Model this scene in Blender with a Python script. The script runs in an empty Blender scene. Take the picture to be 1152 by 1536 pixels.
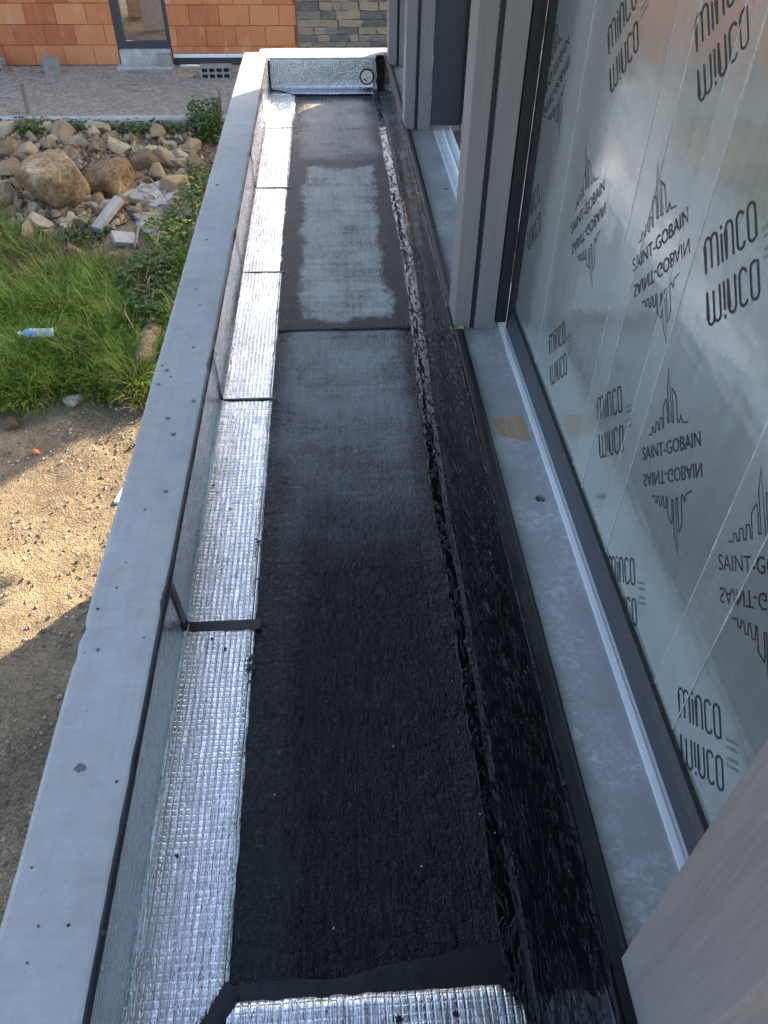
import bpy, bmesh, math, random
import numpy as np
from mathutils import Vector, Matrix, noise

scene = bpy.context.scene
rnd = random.Random(7)

# ------------------------------------------------------------------ camera
CAM = np.array([0.0, 0.0, 1.65])
ROT = np.array([[0.99805719, 0.03524577, -0.05137691],
                [-0.06156294, 0.68473064, -0.7261914],
                [0.00958417, 0.72794346, 0.68557017]])
F, CX, CY = 1156.0, 576.0, 768.0
cam_data = bpy.data.cameras.new('camera')
cam_data.sensor_fit = 'VERTICAL'
cam_data.sensor_height = 24.0
cam_data.lens = F / 1536.0 * 24.0
cam_data.clip_start = 0.02
cam_data.clip_end = 2000
cam = bpy.data.objects.new('camera', cam_data)
scene.collection.objects.link(cam)
M4 = Matrix([list(ROT[i]) + [CAM[i]] for i in range(3)] + [[0, 0, 0, 1]])
cam.matrix_world = M4
scene.camera = cam

# ------------------------------------------------------------------ light
SUN_EL = math.radians(26)
SUN_DIR = Vector((0.666 * math.cos(SUN_EL), 0.746 * math.cos(SUN_EL), math.sin(SUN_EL))).normalized()
world = bpy.data.worlds.new('World')
scene.world = world
world.use_nodes = True
wn = world.node_tree
sky = wn.nodes.new('ShaderNodeTexSky')
sky.sky_type = 'NISHITA'
sky.sun_disc = False
sky.sun_elevation = SUN_EL
sky.sun_rotation = math.atan2(SUN_DIR.x, SUN_DIR.y)
sky.air_density = 1.0
sky.dust_density = 4.0
sky.ozone_density = 1.0
bg = wn.nodes['Background']
bg.inputs['Strength'].default_value = 0.15
wn.links.new(sky.outputs[0], bg.inputs[0])
sun_data = bpy.data.lights.new('sun', 'SUN')
sun_data.energy = 5.0
sun_data.angle = math.radians(0.53)
sun_data.color = (1.0, 0.84, 0.60)
sun = bpy.data.objects.new('sun', sun_data)
scene.collection.objects.link(sun)
sun.rotation_euler = (-SUN_DIR).to_track_quat('-Z', 'Y').to_euler()
sun.location = (20, 22, 16)
scene.view_settings.view_transform = 'Standard'
scene.view_settings.look = 'None'
scene.view_settings.exposure = 1.95
scene.view_settings.gamma = 1.0

# ------------------------------------------------------------------ helpers
COL = scene.collection


def ray(px, py):
    v = np.array([px - CX, -(py - CY), -F])
    v = v / np.linalg.norm(v)
    return ROT @ v


def on_z(px, py, z):
    r = ray(px, py)
    return CAM + r * ((z - CAM[2]) / r[2])


def on_x(px, py, x):
    r = ray(px, py)
    return CAM + r * ((x - CAM[0]) / r[0])


def on_y(px, py, y):
    r = ray(px, py)
    return CAM + r * ((y - CAM[1]) / r[1])


def nz(x, y, z=0.0, s=1.0):
    return noise.noise(Vector((x * s, y * s, z * s)))


def sstep(a, b, t):
    t = min(1.0, max(0.0, (t - a) / (b - a)))
    return t * t * (3 - 2 * t)


def height(x, y):
    h = -2.67 + 0.32 * sstep(5.3, 7.4, y) + 0.12 * sstep(7.4, 9.5, y) + 0.24 * sstep(9.6, 11.9, y)
    h += 0.32 * math.exp(-(((x + 3.6) / 1.8) ** 2 + ((y - 10.2) / 1.3) ** 2))
    h += 0.10 * math.exp(-(((x + 3.3) / 0.5) ** 2 + ((y - 7.6) / 0.5) ** 2))
    h += 0.05 * nz(x, y, 3.0, 0.8) + 0.025 * nz(x, y, 9.0, 2.7)
    k = sstep(8.0, 9.5, y) * sstep(12.6, 11.5, y) if y < 12.6 else 0
    h += k * 0.09 * nz(x, y, 5.0, 2.2)
    return h


def on_ground(px, py):
    r = ray(px, py)
    z = -2.4
    for _ in range(30):
        t = (z - CAM[2]) / r[2]
        p = CAM + r * t
        z = 0.5 * z + 0.5 * height(p[0], p[1])
    return Vector((p[0], p[1], height(p[0], p[1])))


def in_poly(x, y, poly):
    c = False
    j = len(poly) - 1
    for i in range(len(poly)):
        xi, yi = poly[i]
        xj, yj = poly[j]
        if (yi > y) != (yj > y) and x < (xj - xi) * (y - yi) / (yj - yi) + xi:
            c = not c
        j = i
    return c


def sample_poly(poly, r):
    xs = [p[0] for p in poly]
    ys = [p[1] for p in poly]
    while True:
        x = r.uniform(min(xs), max(xs))
        y = r.uniform(min(ys), max(ys))
        if in_poly(x, y, poly):
            return x, y


def obj(name, mesh, material=None, parent=None, loc=None, rot=None, scale=None):
    o = bpy.data.objects.new(name, mesh)
    COL.objects.link(o)
    if material is not None and mesh is not None and len(mesh.materials) == 0:
        mesh.materials.append(material)
    if parent is not None:
        o.parent = parent
    if loc is not None:
        o.location = loc
    if rot is not None:
        o.rotation_euler = rot
    if scale is not None:
        o.scale = scale if hasattr(scale, '__len__') else (scale,) * 3
    return o


def wmat(o):
    m = o.matrix_basis.copy()
    if o.parent is not None:
        m = wmat(o.parent) @ o.matrix_parent_inverse @ m
    return m


def tag(o, label, cat, group=None):
    o['label'] = label
    o['category'] = cat
    if group:
        o['group'] = group
    return o


def thing(name, label, cat, loc=(0, 0, 0), group=None):
    o = bpy.data.objects.new(name, None)
    o.empty_display_size = 0.1
    COL.objects.link(o)
    o.location = loc
    return tag(o, label, cat, group)


def mesh_from(name, verts, faces, smooth=False):
    m = bpy.data.meshes.new(name)
    m.from_pydata([tuple(v) for v in verts], [], faces)
    m.update()
    if smooth:
        m.polygons.foreach_set('use_smooth', [True] * len(m.polygons))
    return m


def bm_mesh(name, bm, smooth=False):
    bmesh.ops.recalc_face_normals(bm, faces=bm.faces)
    m = bpy.data.meshes.new(name)
    bm.to_mesh(m)
    bm.free()
    if smooth:
        m.polygons.foreach_set('use_smooth', [True] * len(m.polygons))
    return m


def add_box(bm, x0, x1, y0, y1, z0, z1):
    vs = [bm.verts.new(c) for c in ((x0, y0, z0), (x1, y0, z0), (x1, y1, z0), (x0, y1, z0),
                                    (x0, y0, z1), (x1, y0, z1), (x1, y1, z1), (x0, y1, z1))]
    for f in ((0, 3, 2, 1), (4, 5, 6, 7), (0, 1, 5, 4), (1, 2, 6, 5), (2, 3, 7, 6), (3, 0, 4, 7)):
        bm.faces.new([vs[i] for i in f])
    return vs


def box_mesh(name, x0, x1, y0, y1, z0, z1, bevel=0.0, seg=2):
    bm = bmesh.new()
    add_box(bm, x0, x1, y0, y1, z0, z1)
    if bevel:
        bmesh.ops.bevel(bm, geom=list(bm.edges), offset=bevel, segments=seg, affect='EDGES', profile=0.6)
    return bm_mesh(name, bm)


def add_tube(bm, pts, radii, n=8, caps=True):
    rings = []
    for i, p in enumerate(pts):
        p = Vector(p)
        a = Vector(pts[max(i - 1, 0)])
        b = Vector(pts[min(i + 1, len(pts) - 1)])
        d = (b - a).normalized()
        up = Vector((0, 0, 1)) if abs(d.z) < 0.9 else Vector((1, 0, 0))
        u = d.cross(up).normalized()
        v = d.cross(u)
        rings.append([bm.verts.new(p + (u * math.cos(t) + v * math.sin(t)) * radii[i])
                      for t in [2 * math.pi * k / n for k in range(n)]])
    for i in range(len(rings) - 1):
        for k in range(n):
            bm.faces.new((rings[i][k], rings[i][(k + 1) % n], rings[i + 1][(k + 1) % n], rings[i + 1][k]))
    if caps:
        bm.faces.new(rings[0])
        bm.faces.new(rings[-1][::-1])


def sweep(name, prof, ys, closed=False, cap=False, smooth=True):
    """prof(y) -> list of (x, z); swept along y"""
    verts, faces = [], []
    n = None
    for y in ys:
        p = prof(y)
        n = len(p)
        verts += [(q[0], y if len(q) < 3 else q[2], q[1]) for q in p]
    m = n if closed else n - 1
    for i in range(len(ys) - 1):
        for k in range(m):
            a = i * n + k
            b = i * n + (k + 1) % n
            faces.append((a, b, b + n, a + n))
    if cap:
        faces.append(tuple(range(n))[::-1])
        faces.append(tuple(range((len(ys) - 1) * n, len(ys) * n)))
    return mesh_from(name, verts, faces, smooth)


def frange(a, b, s):
    n = max(1, int(round((b - a) / s)))
    return [a + (b - a) * i / n for i in range(n + 1)]


# ------------------------------------------------------------------ materials
class NT:
    def __init__(self, name):
        self.m = bpy.data.materials.new(name)
        self.m.use_nodes = True
        self.t = self.m.node_tree
        self.b = self.t.nodes['Principled BSDF']
        self.out = self.t.nodes['Material Output']

    def n(self, typ, ins=None, **props):
        nd = self.t.nodes.new(typ)
        for k, v in props.items():
            setattr(nd, k, v)
        for k, v in (ins or {}).items():
            self.put(nd, k, v)
        return nd

    def put(self, nd, k, v):
        s = nd.inputs[k]
        if isinstance(v, bpy.types.NodeSocket):
            self.t.links.new(v, s)
        elif isinstance(v, bpy.types.Node):
            self.t.links.new(v.outputs[0], s)
        else:
            s.default_value = v

    def set(self, **kw):
        for k, v in kw.items():
            self.put(self.b, k.replace('_', ' '), v)

    def coord(self, kind='Object', scale=(1, 1, 1), rot=(0, 0, 0)):
        tc = self.n('ShaderNodeTexCoord')
        mp = self.n('ShaderNodeMapping', {'Vector': tc.outputs[kind], 'Scale': scale, 'Rotation': rot})
        return mp.outputs[0]

    def pos(self, scale=(1, 1, 1), rot=(0, 0, 0)):
        g = self.n('ShaderNodeNewGeometry')
        mp = self.n('ShaderNodeMapping', {'Vector': g.outputs['Position'], 'Scale': scale, 'Rotation': rot})
        return mp.outputs[0]

    def noise(self, vec, scale, detail=4, rough=0.55, dist=0.0):
        return self.n('ShaderNodeTexNoise', {'Vector': vec, 'Scale': scale, 'Detail': detail, 'Roughness': rough,
                                             'Distortion': dist}).outputs['Fac']

    def vor(self, vec, scale, feature='F1', out='Distance'):
        return self.n('ShaderNodeTexVoronoi', {'Vector': vec, 'Scale': scale}, feature=feature).outputs[out]

    def ramp(self, fac, stops, interp='LINEAR'):
        r = self.n('ShaderNodeValToRGB', {'Fac': fac})
        cr = r.color_ramp
        cr.interpolation = interp
        while len(cr.elements) < len(stops):
            cr.elements.new(0.5)
        for e, (p, c) in zip(cr.elements, stops):
            e.position = p
            e.color = c if len(c) == 4 else (*c, 1)
        return r.outputs[0]

    def g(self, fac, a, b, va=0.0, vb=1.0):
        r = self.n('ShaderNodeMapRange', {'Value': fac, 'From Min': a, 'From Max': b, 'To Min': va, 'To Max': vb})
        r.clamp = True
        return r.outputs[0]

    def math(self, op, a, b=0.0, c=0.0):
        nd = self.n('ShaderNodeMath', operation=op)
        for i, v in enumerate((a, b, c)):
            self.put(nd, i, v)
        return nd.outputs[0]

    def mix(self, fac, a, b, mode='MIX'):
        nd = self.n('ShaderNodeMix', data_type='RGBA', blend_type=mode)
        self.put(nd, 0, fac)
        self.put(nd, 6, a if not isinstance(a, tuple) else (*a[:3], 1))
        self.put(nd, 7, b if not isinstance(b, tuple) else (*b[:3], 1))
        return nd.outputs[2]

    def bump(self, h, strength=0.5, dist=0.01, normal=None):
        ins = {'Height': h, 'Strength': strength, 'Distance': dist}
        if normal is not None:
            ins['Normal'] = normal
        return self.n('ShaderNodeBump', ins).outputs[0]

    def sep(self, vec):
        s = self.n('ShaderNodeSeparateXYZ', {'Vector': vec})
        return s.outputs[0], s.outputs[1], s.outputs[2]

    def rand(self):
        return self.n('ShaderNodeObjectInfo').outputs['Random']


def simple(name, col, rough=0.6, metal=0.0, nscale=30, var=0.25, bump=0.15, bdist=0.003, stretch=(1, 1, 1)):
    t = NT(name)
    p = t.pos(stretch)
    f = t.noise(p, nscale, 5, 0.6)
    d = tuple(c * (1 - var) for c in col)
    l = tuple(min(1, c * (1 + var)) for c in col)
    t.set(Base_Color=t.ramp(f, [(0.3, d), (0.7, l)]), Roughness=t.g(f, 0.3, 0.7, rough * 0.85, min(1, rough * 1.15)),
          Metallic=metal, Normal=t.bump(f, bump, bdist))
    return t.m


MAT = {}


def make_materials():
    # concrete parapet
    t = NT('concrete')
    p = t.pos()
    big = t.noise(p, 2.2, 5, 0.6)
    mid = t.noise(p, 14, 6, 0.65)
    fine = t.noise(p, 140, 4, 0.7)
    trowel = t.noise(t.pos((1.5, 22, 3), (0, 0, 0.5)), 3.0, 4, 0.6)
    c = t.ramp(t.math('ADD', t.math('MULTIPLY', big, 0.5), t.math('MULTIPLY', mid, 0.5)),
               [(0.33, (0.37, 0.358, 0.34)), (0.5, (0.46, 0.448, 0.428)), (0.7, (0.54, 0.525, 0.505))])
    c = t.mix(t.g(trowel, 0.35, 0.7, 0.0, 0.22), c, (0.30, 0.31, 0.33))
    sl = t.noise(t.pos((1, 0.04, 1)), 38, 4, 0.65)
    c = t.mix(t.g(sl, 0.5, 0.75, 0.0, 0.22), c, (0.25, 0.255, 0.27))
    c = t.mix(t.g(t.noise(t.pos((1, 0.3, 1)), 9, 5, 0.7), 0.55, 0.75, 0.0, 0.3), c, (0.50, 0.505, 0.515))
    v = t.vor(p, 23)
    spot = t.math('MULTIPLY', t.g(v, 0.09, 0.05), t.g(t.noise(p, 5, 3), 0.52, 0.6))
    c = t.mix(t.math('MULTIPLY', spot, 0.75), c, (0.09, 0.09, 0.10))
    v2 = t.vor(p, 75)
    c = t.mix(t.math('MULTIPLY', t.math('MULTIPLY', t.g(v2, 0.16, 0.08), t.g(t.noise(p, 9, 2), 0.5, 0.62)), 0.6), c, (0.12, 0.12, 0.12))
    hgt = t.math('ADD', t.math('MULTIPLY', fine, 0.5), t.math('ADD', t.math('MULTIPLY', mid, 0.5), t.math('MULTIPLY', spot, -1.0)))
    t.set(Base_Color=c, Roughness=0.88, Normal=t.bump(hgt, 0.35, 0.004))
    MAT['concrete'] = t.m

    # bituminous membrane
    def membrane(name, box, dust, streaky):
        t = NT(name)
        p = t.pos()
        x, y, z = t.sep(p)
        wob = t.noise(t.pos((1, 0.55, 1)), 5, 6, 0.7)
        wobx = t.math('MULTIPLY', t.math('SUBTRACT', wob, 0.5), 0.22)
        xx = t.math('ADD', x, wobx)
        yy = t.math('ADD', y, t.math('MULTIPLY', wobx, 1.3))

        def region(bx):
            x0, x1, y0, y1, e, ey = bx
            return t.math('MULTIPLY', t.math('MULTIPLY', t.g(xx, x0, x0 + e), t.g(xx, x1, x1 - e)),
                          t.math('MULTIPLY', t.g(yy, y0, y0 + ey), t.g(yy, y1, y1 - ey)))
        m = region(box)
        streak = t.noise(t.pos((1, 0.22, 1)), 78, 3, 0.65, 0.8)
        long = t.noise(t.pos((1, 0.06, 1)), 60, 3, 0.6)
        cross = t.noise(t.pos((0.05, 1, 1)), 26, 4, 0.7)
        lap = t.noise(t.pos((0.3, 1, 1)), 4.5, 4, 0.7, 0.8)
        grain = t.noise(p, 62, 4, 0.7, 0.6)
        fine = t.noise(p, 240, 3, 0.7)
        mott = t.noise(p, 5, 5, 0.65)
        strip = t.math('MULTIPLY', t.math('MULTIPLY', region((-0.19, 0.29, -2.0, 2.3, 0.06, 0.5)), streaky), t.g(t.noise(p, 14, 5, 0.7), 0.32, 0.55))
        dust_sheen_f = t.math('MULTIPLY', m, t.g(t.math('ADD', t.math('MULTIPLY', mott, 0.5), t.math('ADD', t.math('MULTIPLY', cross, 0.22), t.math('ADD', t.math('MULTIPLY', long, 0.22), t.math('MULTIPLY', grain, 0.22)))), 0.43, 0.66, 0.2, 1.0))
        base = t.ramp(mott, [(0.3, (0.003, 0.004, 0.0055)), (0.7, (0.009, 0.012, 0.015))])
        base = t.mix(strip, base, (0.0025, 0.003, 0.0035))
        base = t.mix(t.math('MULTIPLY', t.g(t.math('ADD', t.math('MULTIPLY', streak, 0.6), t.math('MULTIPLY', fine, 0.4)), 0.60, 0.66), 0.55), base, (0.11, 0.125, 0.14))  # pale flecks: sky glints painted into the base colour
        c = t.mix(t.math('MULTIPLY', dust_sheen_f, dust[3]), base, dust[:3])  # dust tint, with reflections painted into the same colour
        rough = t.g(mott, 0.3, 0.7, 0.15, 0.28)
        rough = t.math('ADD', t.math('MULTIPLY', rough, t.math('SUBTRACT', 1.0, t.math('MULTIPLY', strip, 0.35))), t.math('MULTIPLY', dust_sheen_f, 0.20))
        hs = t.math('MULTIPLY', t.math('ADD', streak, t.math('MULTIPLY', long, 0.4)), t.g(strip, 0.0, 1.0, 0.3, 1.3))
        hgt = t.math('ADD', hs, t.math('ADD', t.math('MULTIPLY', grain, 0.6), t.math('ADD', t.math('MULTIPLY', cross, 0.35), t.math('MULTIPLY', lap, 1.2))))
        t.set(Base_Color=c, Roughness=rough, Specular_IOR_Level=0.34, Normal=t.bump(hgt, 1.0, 0.012))
        return t.m
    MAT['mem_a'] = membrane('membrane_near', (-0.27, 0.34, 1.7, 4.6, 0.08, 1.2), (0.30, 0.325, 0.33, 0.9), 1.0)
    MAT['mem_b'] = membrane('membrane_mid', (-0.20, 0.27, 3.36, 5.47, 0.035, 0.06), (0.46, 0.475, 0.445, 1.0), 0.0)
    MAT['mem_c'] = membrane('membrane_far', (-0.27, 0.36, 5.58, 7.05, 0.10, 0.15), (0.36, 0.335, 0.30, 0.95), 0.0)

    # hot glossy bitumen
    t = NT('wet_bitumen')
    a = t.noise(t.pos((1, 0.32, 1)), 40, 3, 0.6, 1.6)
    b = t.noise(t.pos((1, 0.25, 1)), 16, 2, 0.5, 0.8)
    c3 = t.noise(t.pos((1, 0.5, 1)), 5, 3, 0.5)
    fl = t.math('MULTIPLY', t.g(a, 0.52, 0.70), t.g(c3, 0.40, 0.60, 0.35, 1.2))
    h = t.math('ADD', t.math('MULTIPLY', fl, 1.0), t.math('MULTIPLY', b, 0.5))
    t.set(Base_Color=(0.003, 0.0032, 0.0036, 1), Roughness=t.g(b, 0.35, 0.65, 0.04, 0.10), Specular_IOR_Level=0.28, Normal=t.bump(h, 0.8, 0.009))
    MAT['wet'] = t.m

    t = NT('bitumen_matt')
    p = t.pos()
    a = t.noise(p, 60, 5, 0.7)
    b = t.noise(p, 8, 4, 0.6)
    t.set(Base_Color=t.ramp(b, [(0.3, (0.004, 0.005, 0.0055)), (0.7, (0.012, 0.014, 0.0145))]), Roughness=t.g(b, 0.3, 0.7, 0.3, 0.5),
          Normal=t.bump(a, 0.4, 0.004))
    MAT['matt_bitumen'] = t.m

    # embossed aluminium foil
    for fkey in ('foil', 'foil_end'):
        t = NT('embossed_' + fkey)
        p = t.pos()
        x, y, z = t.sep(p)
        warp = t.math('MULTIPLY', t.math('SUBTRACT', t.noise(p, 9, 3), 0.5), 0.006)
        u = t.math('ADD', t.math('SUBTRACT', x, z) if fkey == 'foil' else x, warp)
        vv = t.math('ADD', y if fkey == 'foil' else t.math('SUBTRACT', y, z), warp)
        ru = t.g(t.math('PINGPONG', u, 0.0085), 0.0008, 0.0034)
        rv = t.g(t.math('PINGPONG', vv, 0.0085), 0.0008, 0.0034)
        cell = t.math('MULTIPLY', t.math('MULTIPLY', ru, t.g(rv, 0.0, 1.0, 0.45, 1.0)), t.g(t.noise(t.pos((1, 0.35, 1)), 7, 4, 0.65), 0.34, 0.62, 0.12, 1.0))
        wr = t.noise(t.pos((1, 0.16, 1)), 55, 4, 0.7, 0.6)
        wr2 = t.noise(t.pos((0.5, 3, 0.5)), 11, 3, 0.6)
        hgt = t.math('ADD', t.math('MULTIPLY', cell, 0.7), t.math('ADD', t.math('MULTIPLY', wr, 1.25), t.math('MULTIPLY', wr2, 0.9)))
        dirt = t.math('MULTIPLY', t.g(t.noise(p, 26, 5, 0.7), 0.62, 0.72), t.g(t.noise(p, 4, 3), 0.45, 0.6))
        c = t.mix(t.math('SUBTRACT', 1.0, cell), (0.92, 0.92, 0.93), (0.74, 0.74, 0.76))
        c = t.mix(t.math('MULTIPLY', dirt, 0.8), c, (0.04, 0.04, 0.045))
        t.set(Base_Color=c, Metallic=t.math('SUBTRACT', 1.0, t.math('MULTIPLY', dirt, 0.8)), Roughness=t.g(wr, 0.3, 0.7, 0.16, 0.32),
              Normal=t.bump(hgt, 0.8, 0.0035))
        MAT[fkey] = t.m

    # zinc-grey coated sill
    t = NT('sill_metal')
    p = t.pos()
    a = t.noise(p, 46, 5, 0.65, 1.0)
    b = t.noise(p, 3.2, 4, 0.6)
    sp = t.vor(t.pos((1, 1, 1)), 42, 'SMOOTH_F1')
    bl = t.math('MULTIPLY', t.g(a, 0.47, 0.62), t.g(b, 0.44, 0.62))
    c = t.ramp(b, [(0.3, (0.27, 0.267, 0.265)), (0.7, (0.37, 0.365, 0.36))])
    c = t.mix(t.math('MULTIPLY', bl, 0.6), c, (0.64, 0.655, 0.68))
    c = t.mix(t.math('MULTIPLY', t.g(t.vor(p, 60), 0.09, 0.05), t.g(t.noise(p, 8, 2), 0.55, 0.6)), c, (0.03, 0.03, 0.03))
    t.set(Base_Color=c, Metallic=0.0, Roughness=t.math('ADD', 0.30, t.math('MULTIPLY', bl, 0.25)), Normal=t.bump(a, 0.12, 0.002))
    MAT['sill'] = t.m

    # stained grey timber
    def timber(name, lo, hi, axis, rough=0.55):
        t = NT(name)
        s = {'z': (26, 26, 1.2), 'y': (26, 1.2, 26), 'x': (1.2, 26, 26)}[axis]
        p = t.pos(s)
        g = t.noise(p, 2.2, 5, 0.65, 0.9)
        fine = t.noise(t.pos(tuple(k * 4 for k in s)), 3, 3, 0.6)
        blot = t.noise(t.pos(), 3.5, 4, 0.6)
        f = t.math('ADD', t.math('MULTIPLY', g, 0.65), t.math('MULTIPLY', blot, 0.35))
        t.set(Base_Color=t.ramp(f, [(0.3, lo), (0.7, hi)]), Roughness=t.g(g, 0.3, 0.7, rough - 0.1, rough + 0.1),
              Normal=t.bump(t.math('ADD', g, t.math('MULTIPLY', fine, 0.5)), 0.3, 0.003))
        return t.m
    MAT['post'] = timber('stained_timber', (0.20, 0.184, 0.176), (0.262, 0.244, 0.235), 'z')
    MAT['rawwood'] = timber('raw_wood', (0.36, 0.20, 0.09), (0.60, 0.40, 0.22), 'x', 0.7)
    MAT['barewood'] = timber('bare_wood', (0.26, 0.155, 0.085), (0.50, 0.35, 0.21), 'y', 0.7)
    MAT['oldwood'] = timber('weathered_wood', (0.16, 0.12, 0.085), (0.34, 0.27, 0.19), 'z', 0.8)
    MAT['alu'] = simple('mill_aluminium', (0.88, 0.88, 0.88), 0.30, 0.1, 40, 0.08, 0.1, 0.001, (1, 0.05, 1))
    MAT['frame'] = simple('anthracite_frame', (0.045, 0.048, 0.056), 0.42, 0.0, 60, 0.15, 0.08, 0.001)
    MAT['gasket'] = simple('black_gasket', (0.012, 0.012, 0.013), 0.6)
    MAT['steel'] = simple('galvanised_steel', (0.6, 0.6, 0.6), 0.35, 0.9)
    MAT['ink'] = simple('film_print_ink', (0.03, 0.031, 0.032), 0.5, 0, 20, 0.2, 0.0)
    MAT['ink2'] = simple('faint_print_ink', (0.10, 0.115, 0.115), 0.5, 0, 20, 0.2, 0.0)
    MAT['tar'] = simple('tar_spot', (0.016, 0.016, 0.017), 0.35)
    MAT['damp'] = simple('damp_stain', (0.13, 0.135, 0.145), 0.7)
    MAT['pvc'] = simple('warm_lit_pvc', (0.80, 0.73, 0.60), 0.4)
    MAT['dark'] = simple('dark_inside', (0.02, 0.018, 0.016), 0.9)

    # protective film on glazing
    def film(name, col, rough, metal):
        t = NT(name)
        p = t.pos()
        a = t.noise(t.pos((1, 0.7, 2.2)), 2.4, 3, 0.55)
        b = t.noise(t.pos((1, 7, 0.8), (0.12, 0, 0)), 5, 5, 0.65)
        fine = t.noise(p, 90, 3, 0.6)
        scr = t.math('MULTIPLY', t.g(t.noise(t.pos((1, 60, 1.5), (0.5, 0, 0)), 2, 3, 0.6), 0.62, 0.7), t.g(a, 0.4, 0.6))
        hgt = t.math('ADD', t.math('MULTIPLY', a, 1.0), t.math('ADD', t.math('MULTIPLY', b, 0.10), t.math('MULTIPLY', fine, 0.012)))
        c = t.mix(t.g(b, 0.35, 0.75, 0.0, 0.25), col, tuple(min(1, k * 1.35) for k in col))
        c = t.mix(t.math('MULTIPLY', scr, 0.12), c, (0.7, 0.75, 0.75))
        t.set(Base_Color=c, Metallic=metal, Roughness=t.g(b, 0.3, 0.7, rough - 0.04, rough + 0.06),
              Specular_IOR_Level=0.8, Normal=t.bump(hgt, 0.18, 0.02))
        return t.m
    MAT['film'] = film('protective_film', (0.68, 0.735, 0.69), 0.125, 0.75)
    MAT['film2'] = film('film_overlap', (0.69, 0.74, 0.70), 0.17, 0.70)
    MAT['filmedge'] = simple('film_edge', (0.55, 0.60, 0.60), 0.35, 0.2, 50, 0.3, 0.1)

    # ground
    t = NT('earth_and_gravel')
    p = t.pos()
    x, y, z = t.sep(p)
    a = t.noise(p, 1.1, 6, 0.62)
    b = t.noise(p, 9, 6, 0.7)
    v = t.vor(p, 70)
    v2 = t.vor(p, 170)
    vc = t.n('ShaderNodeTexVoronoi', {'Vector': p, 'Scale': 110.0}).outputs['Color']
    c = t.ramp(t.math('ADD', t.math('MULTIPLY', a, 0.6), t.math('MULTIPLY', b, 0.4)),
               [(0.38, (0.085, 0.058, 0.036)), (0.47, (0.21, 0.15, 0.09)), (0.55, (0.36, 0.27, 0.16)), (0.66, (0.50, 0.40, 0.24))])
    hs = t.n('ShaderNodeSeparateColor', {'Color': vc}).outputs[0]
    c = t.mix(0.35, c, t.ramp(hs, [(0.1, (0.10, 0.07, 0.045)), (0.5, (0.27, 0.205, 0.135)), (0.9, (0.50, 0.42, 0.30))]))
    hgt = t.math('ADD', t.math('MULTIPLY', t.math('SUBTRACT', 0.7, v), 0.6), t.math('ADD', t.math('MULTIPLY', t.math('SUBTRACT', 0.7, v2), 0.5), t.math('MULTIPLY', b, 3.2)))
    t.set(Base_Color=c, Roughness=0.95, Normal=t.bump(hgt, 1.0, 0.022))
    MAT['earth'] = t.m

    t = NT('grey_gravel')
    p = t.pos()
    a = t.noise(p, 0.8, 6, 0.65)
    v = t.vor(p, 22)
    vc = t.n('ShaderNodeTexVoronoi', {'Vector': p, 'Scale': 22.0}).outputs['Color']
    hs = t.n('ShaderNodeSeparateColor', {'Color': vc}).outputs[0]
    c = t.ramp(hs, [(0.1, (0.12, 0.105, 0.085)), (0.5, (0.25, 0.22, 0.18)), (0.9, (0.46, 0.42, 0.36))])
    c = t.mix(t.g(a, 0.35, 0.7, 0.3, 0.85), c, (0.36, 0.30, 0.225))
    t.set(Base_Color=c, Roughness=0.95, Normal=t.bump(t.math('SUBTRACT', 0.7, v), 0.9, 0.02))
    MAT['gravel'] = t.m

    def stone(name, stops, sc=6, brandom=0.35):
        t = NT(name)
        p = t.coord('Object')
        r = t.rand()
        off = t.n('ShaderNodeVectorMath', {0: p}, operation='ADD')
        cmb = t.n('ShaderNodeCombineXYZ', {0: t.math('MULTIPLY', r, 37.0), 1: t.math('MULTIPLY', r, 91.0), 2: 0.0})
        t.put(off, 1, cmb)
        p = off.outputs[0]
        a = t.noise(p, sc * 0.5, 6, 0.65)
        b = t.noise(p, sc * 4, 6, 0.7)
        f = t.math('ADD', t.math('MULTIPLY', a, 0.6), t.math('MULTIPLY', b, 0.4))
        f = t.math('ADD', f, t.math('MULTIPLY', t.math('SUBTRACT', r, 0.5), brandom))
        t.set(Base_Color=t.ramp(f, stops), Roughness=0.93,
              Normal=t.bump(t.math('ADD', b, t.math('MULTIPLY', t.noise(p, sc * 14, 3), 0.4)), 0.7, 0.02))
        return t.m
    MAT['stone'] = stone('limestone', [(0.22, (0.15, 0.095, 0.048)), (0.42, (0.30, 0.21, 0.12)), (0.62, (0.44, 0.335, 0.21)), (0.85, (0.60, 0.50, 0.355))], 5, 0.45)
    MAT['boulder'] = stone('brown_boulder', [(0.34, (0.075, 0.045, 0.022)), (0.45, (0.19, 0.115, 0.055)), (0.55, (0.32, 0.215, 0.115)), (0.68, (0.52, 0.44, 0.33))], 4.0, 0.1)
    MAT['shard'] = stone('grey_rubble', [(0.3, (0.30, 0.275, 0.25)), (0.5, (0.44, 0.415, 0.385)), (0.7, (0.58, 0.555, 0.52))], 7)
    MAT['cladstone'] = stone('cladding_stone', [(0.22, (0.12, 0.115, 0.11)), (0.42, (0.20, 0.185, 0.165)), (0.58, (0.29, 0.25, 0.19)), (0.72, (0.36, 0.28, 0.17)), (0.85, (0.30, 0.29, 0.28))], 6, 0.55)
    MAT['block'] = stone('breeze_block', [(0.3, (0.24, 0.225, 0.20)), (0.7, (0.38, 0.36, 0.32))], 10, 0.1)

    # terracotta bricks
    t = NT('terracotta')
    p = t.pos()
    r = t.rand()
    a = t.noise(p, 2.0, 5, 0.65)
    b = t.noise(t.pos((1, 1, 0.35)), 5, 5, 0.7)
    st = t.noise(t.pos((30, 1, 0.7)), 3, 3, 0.6)
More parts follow.
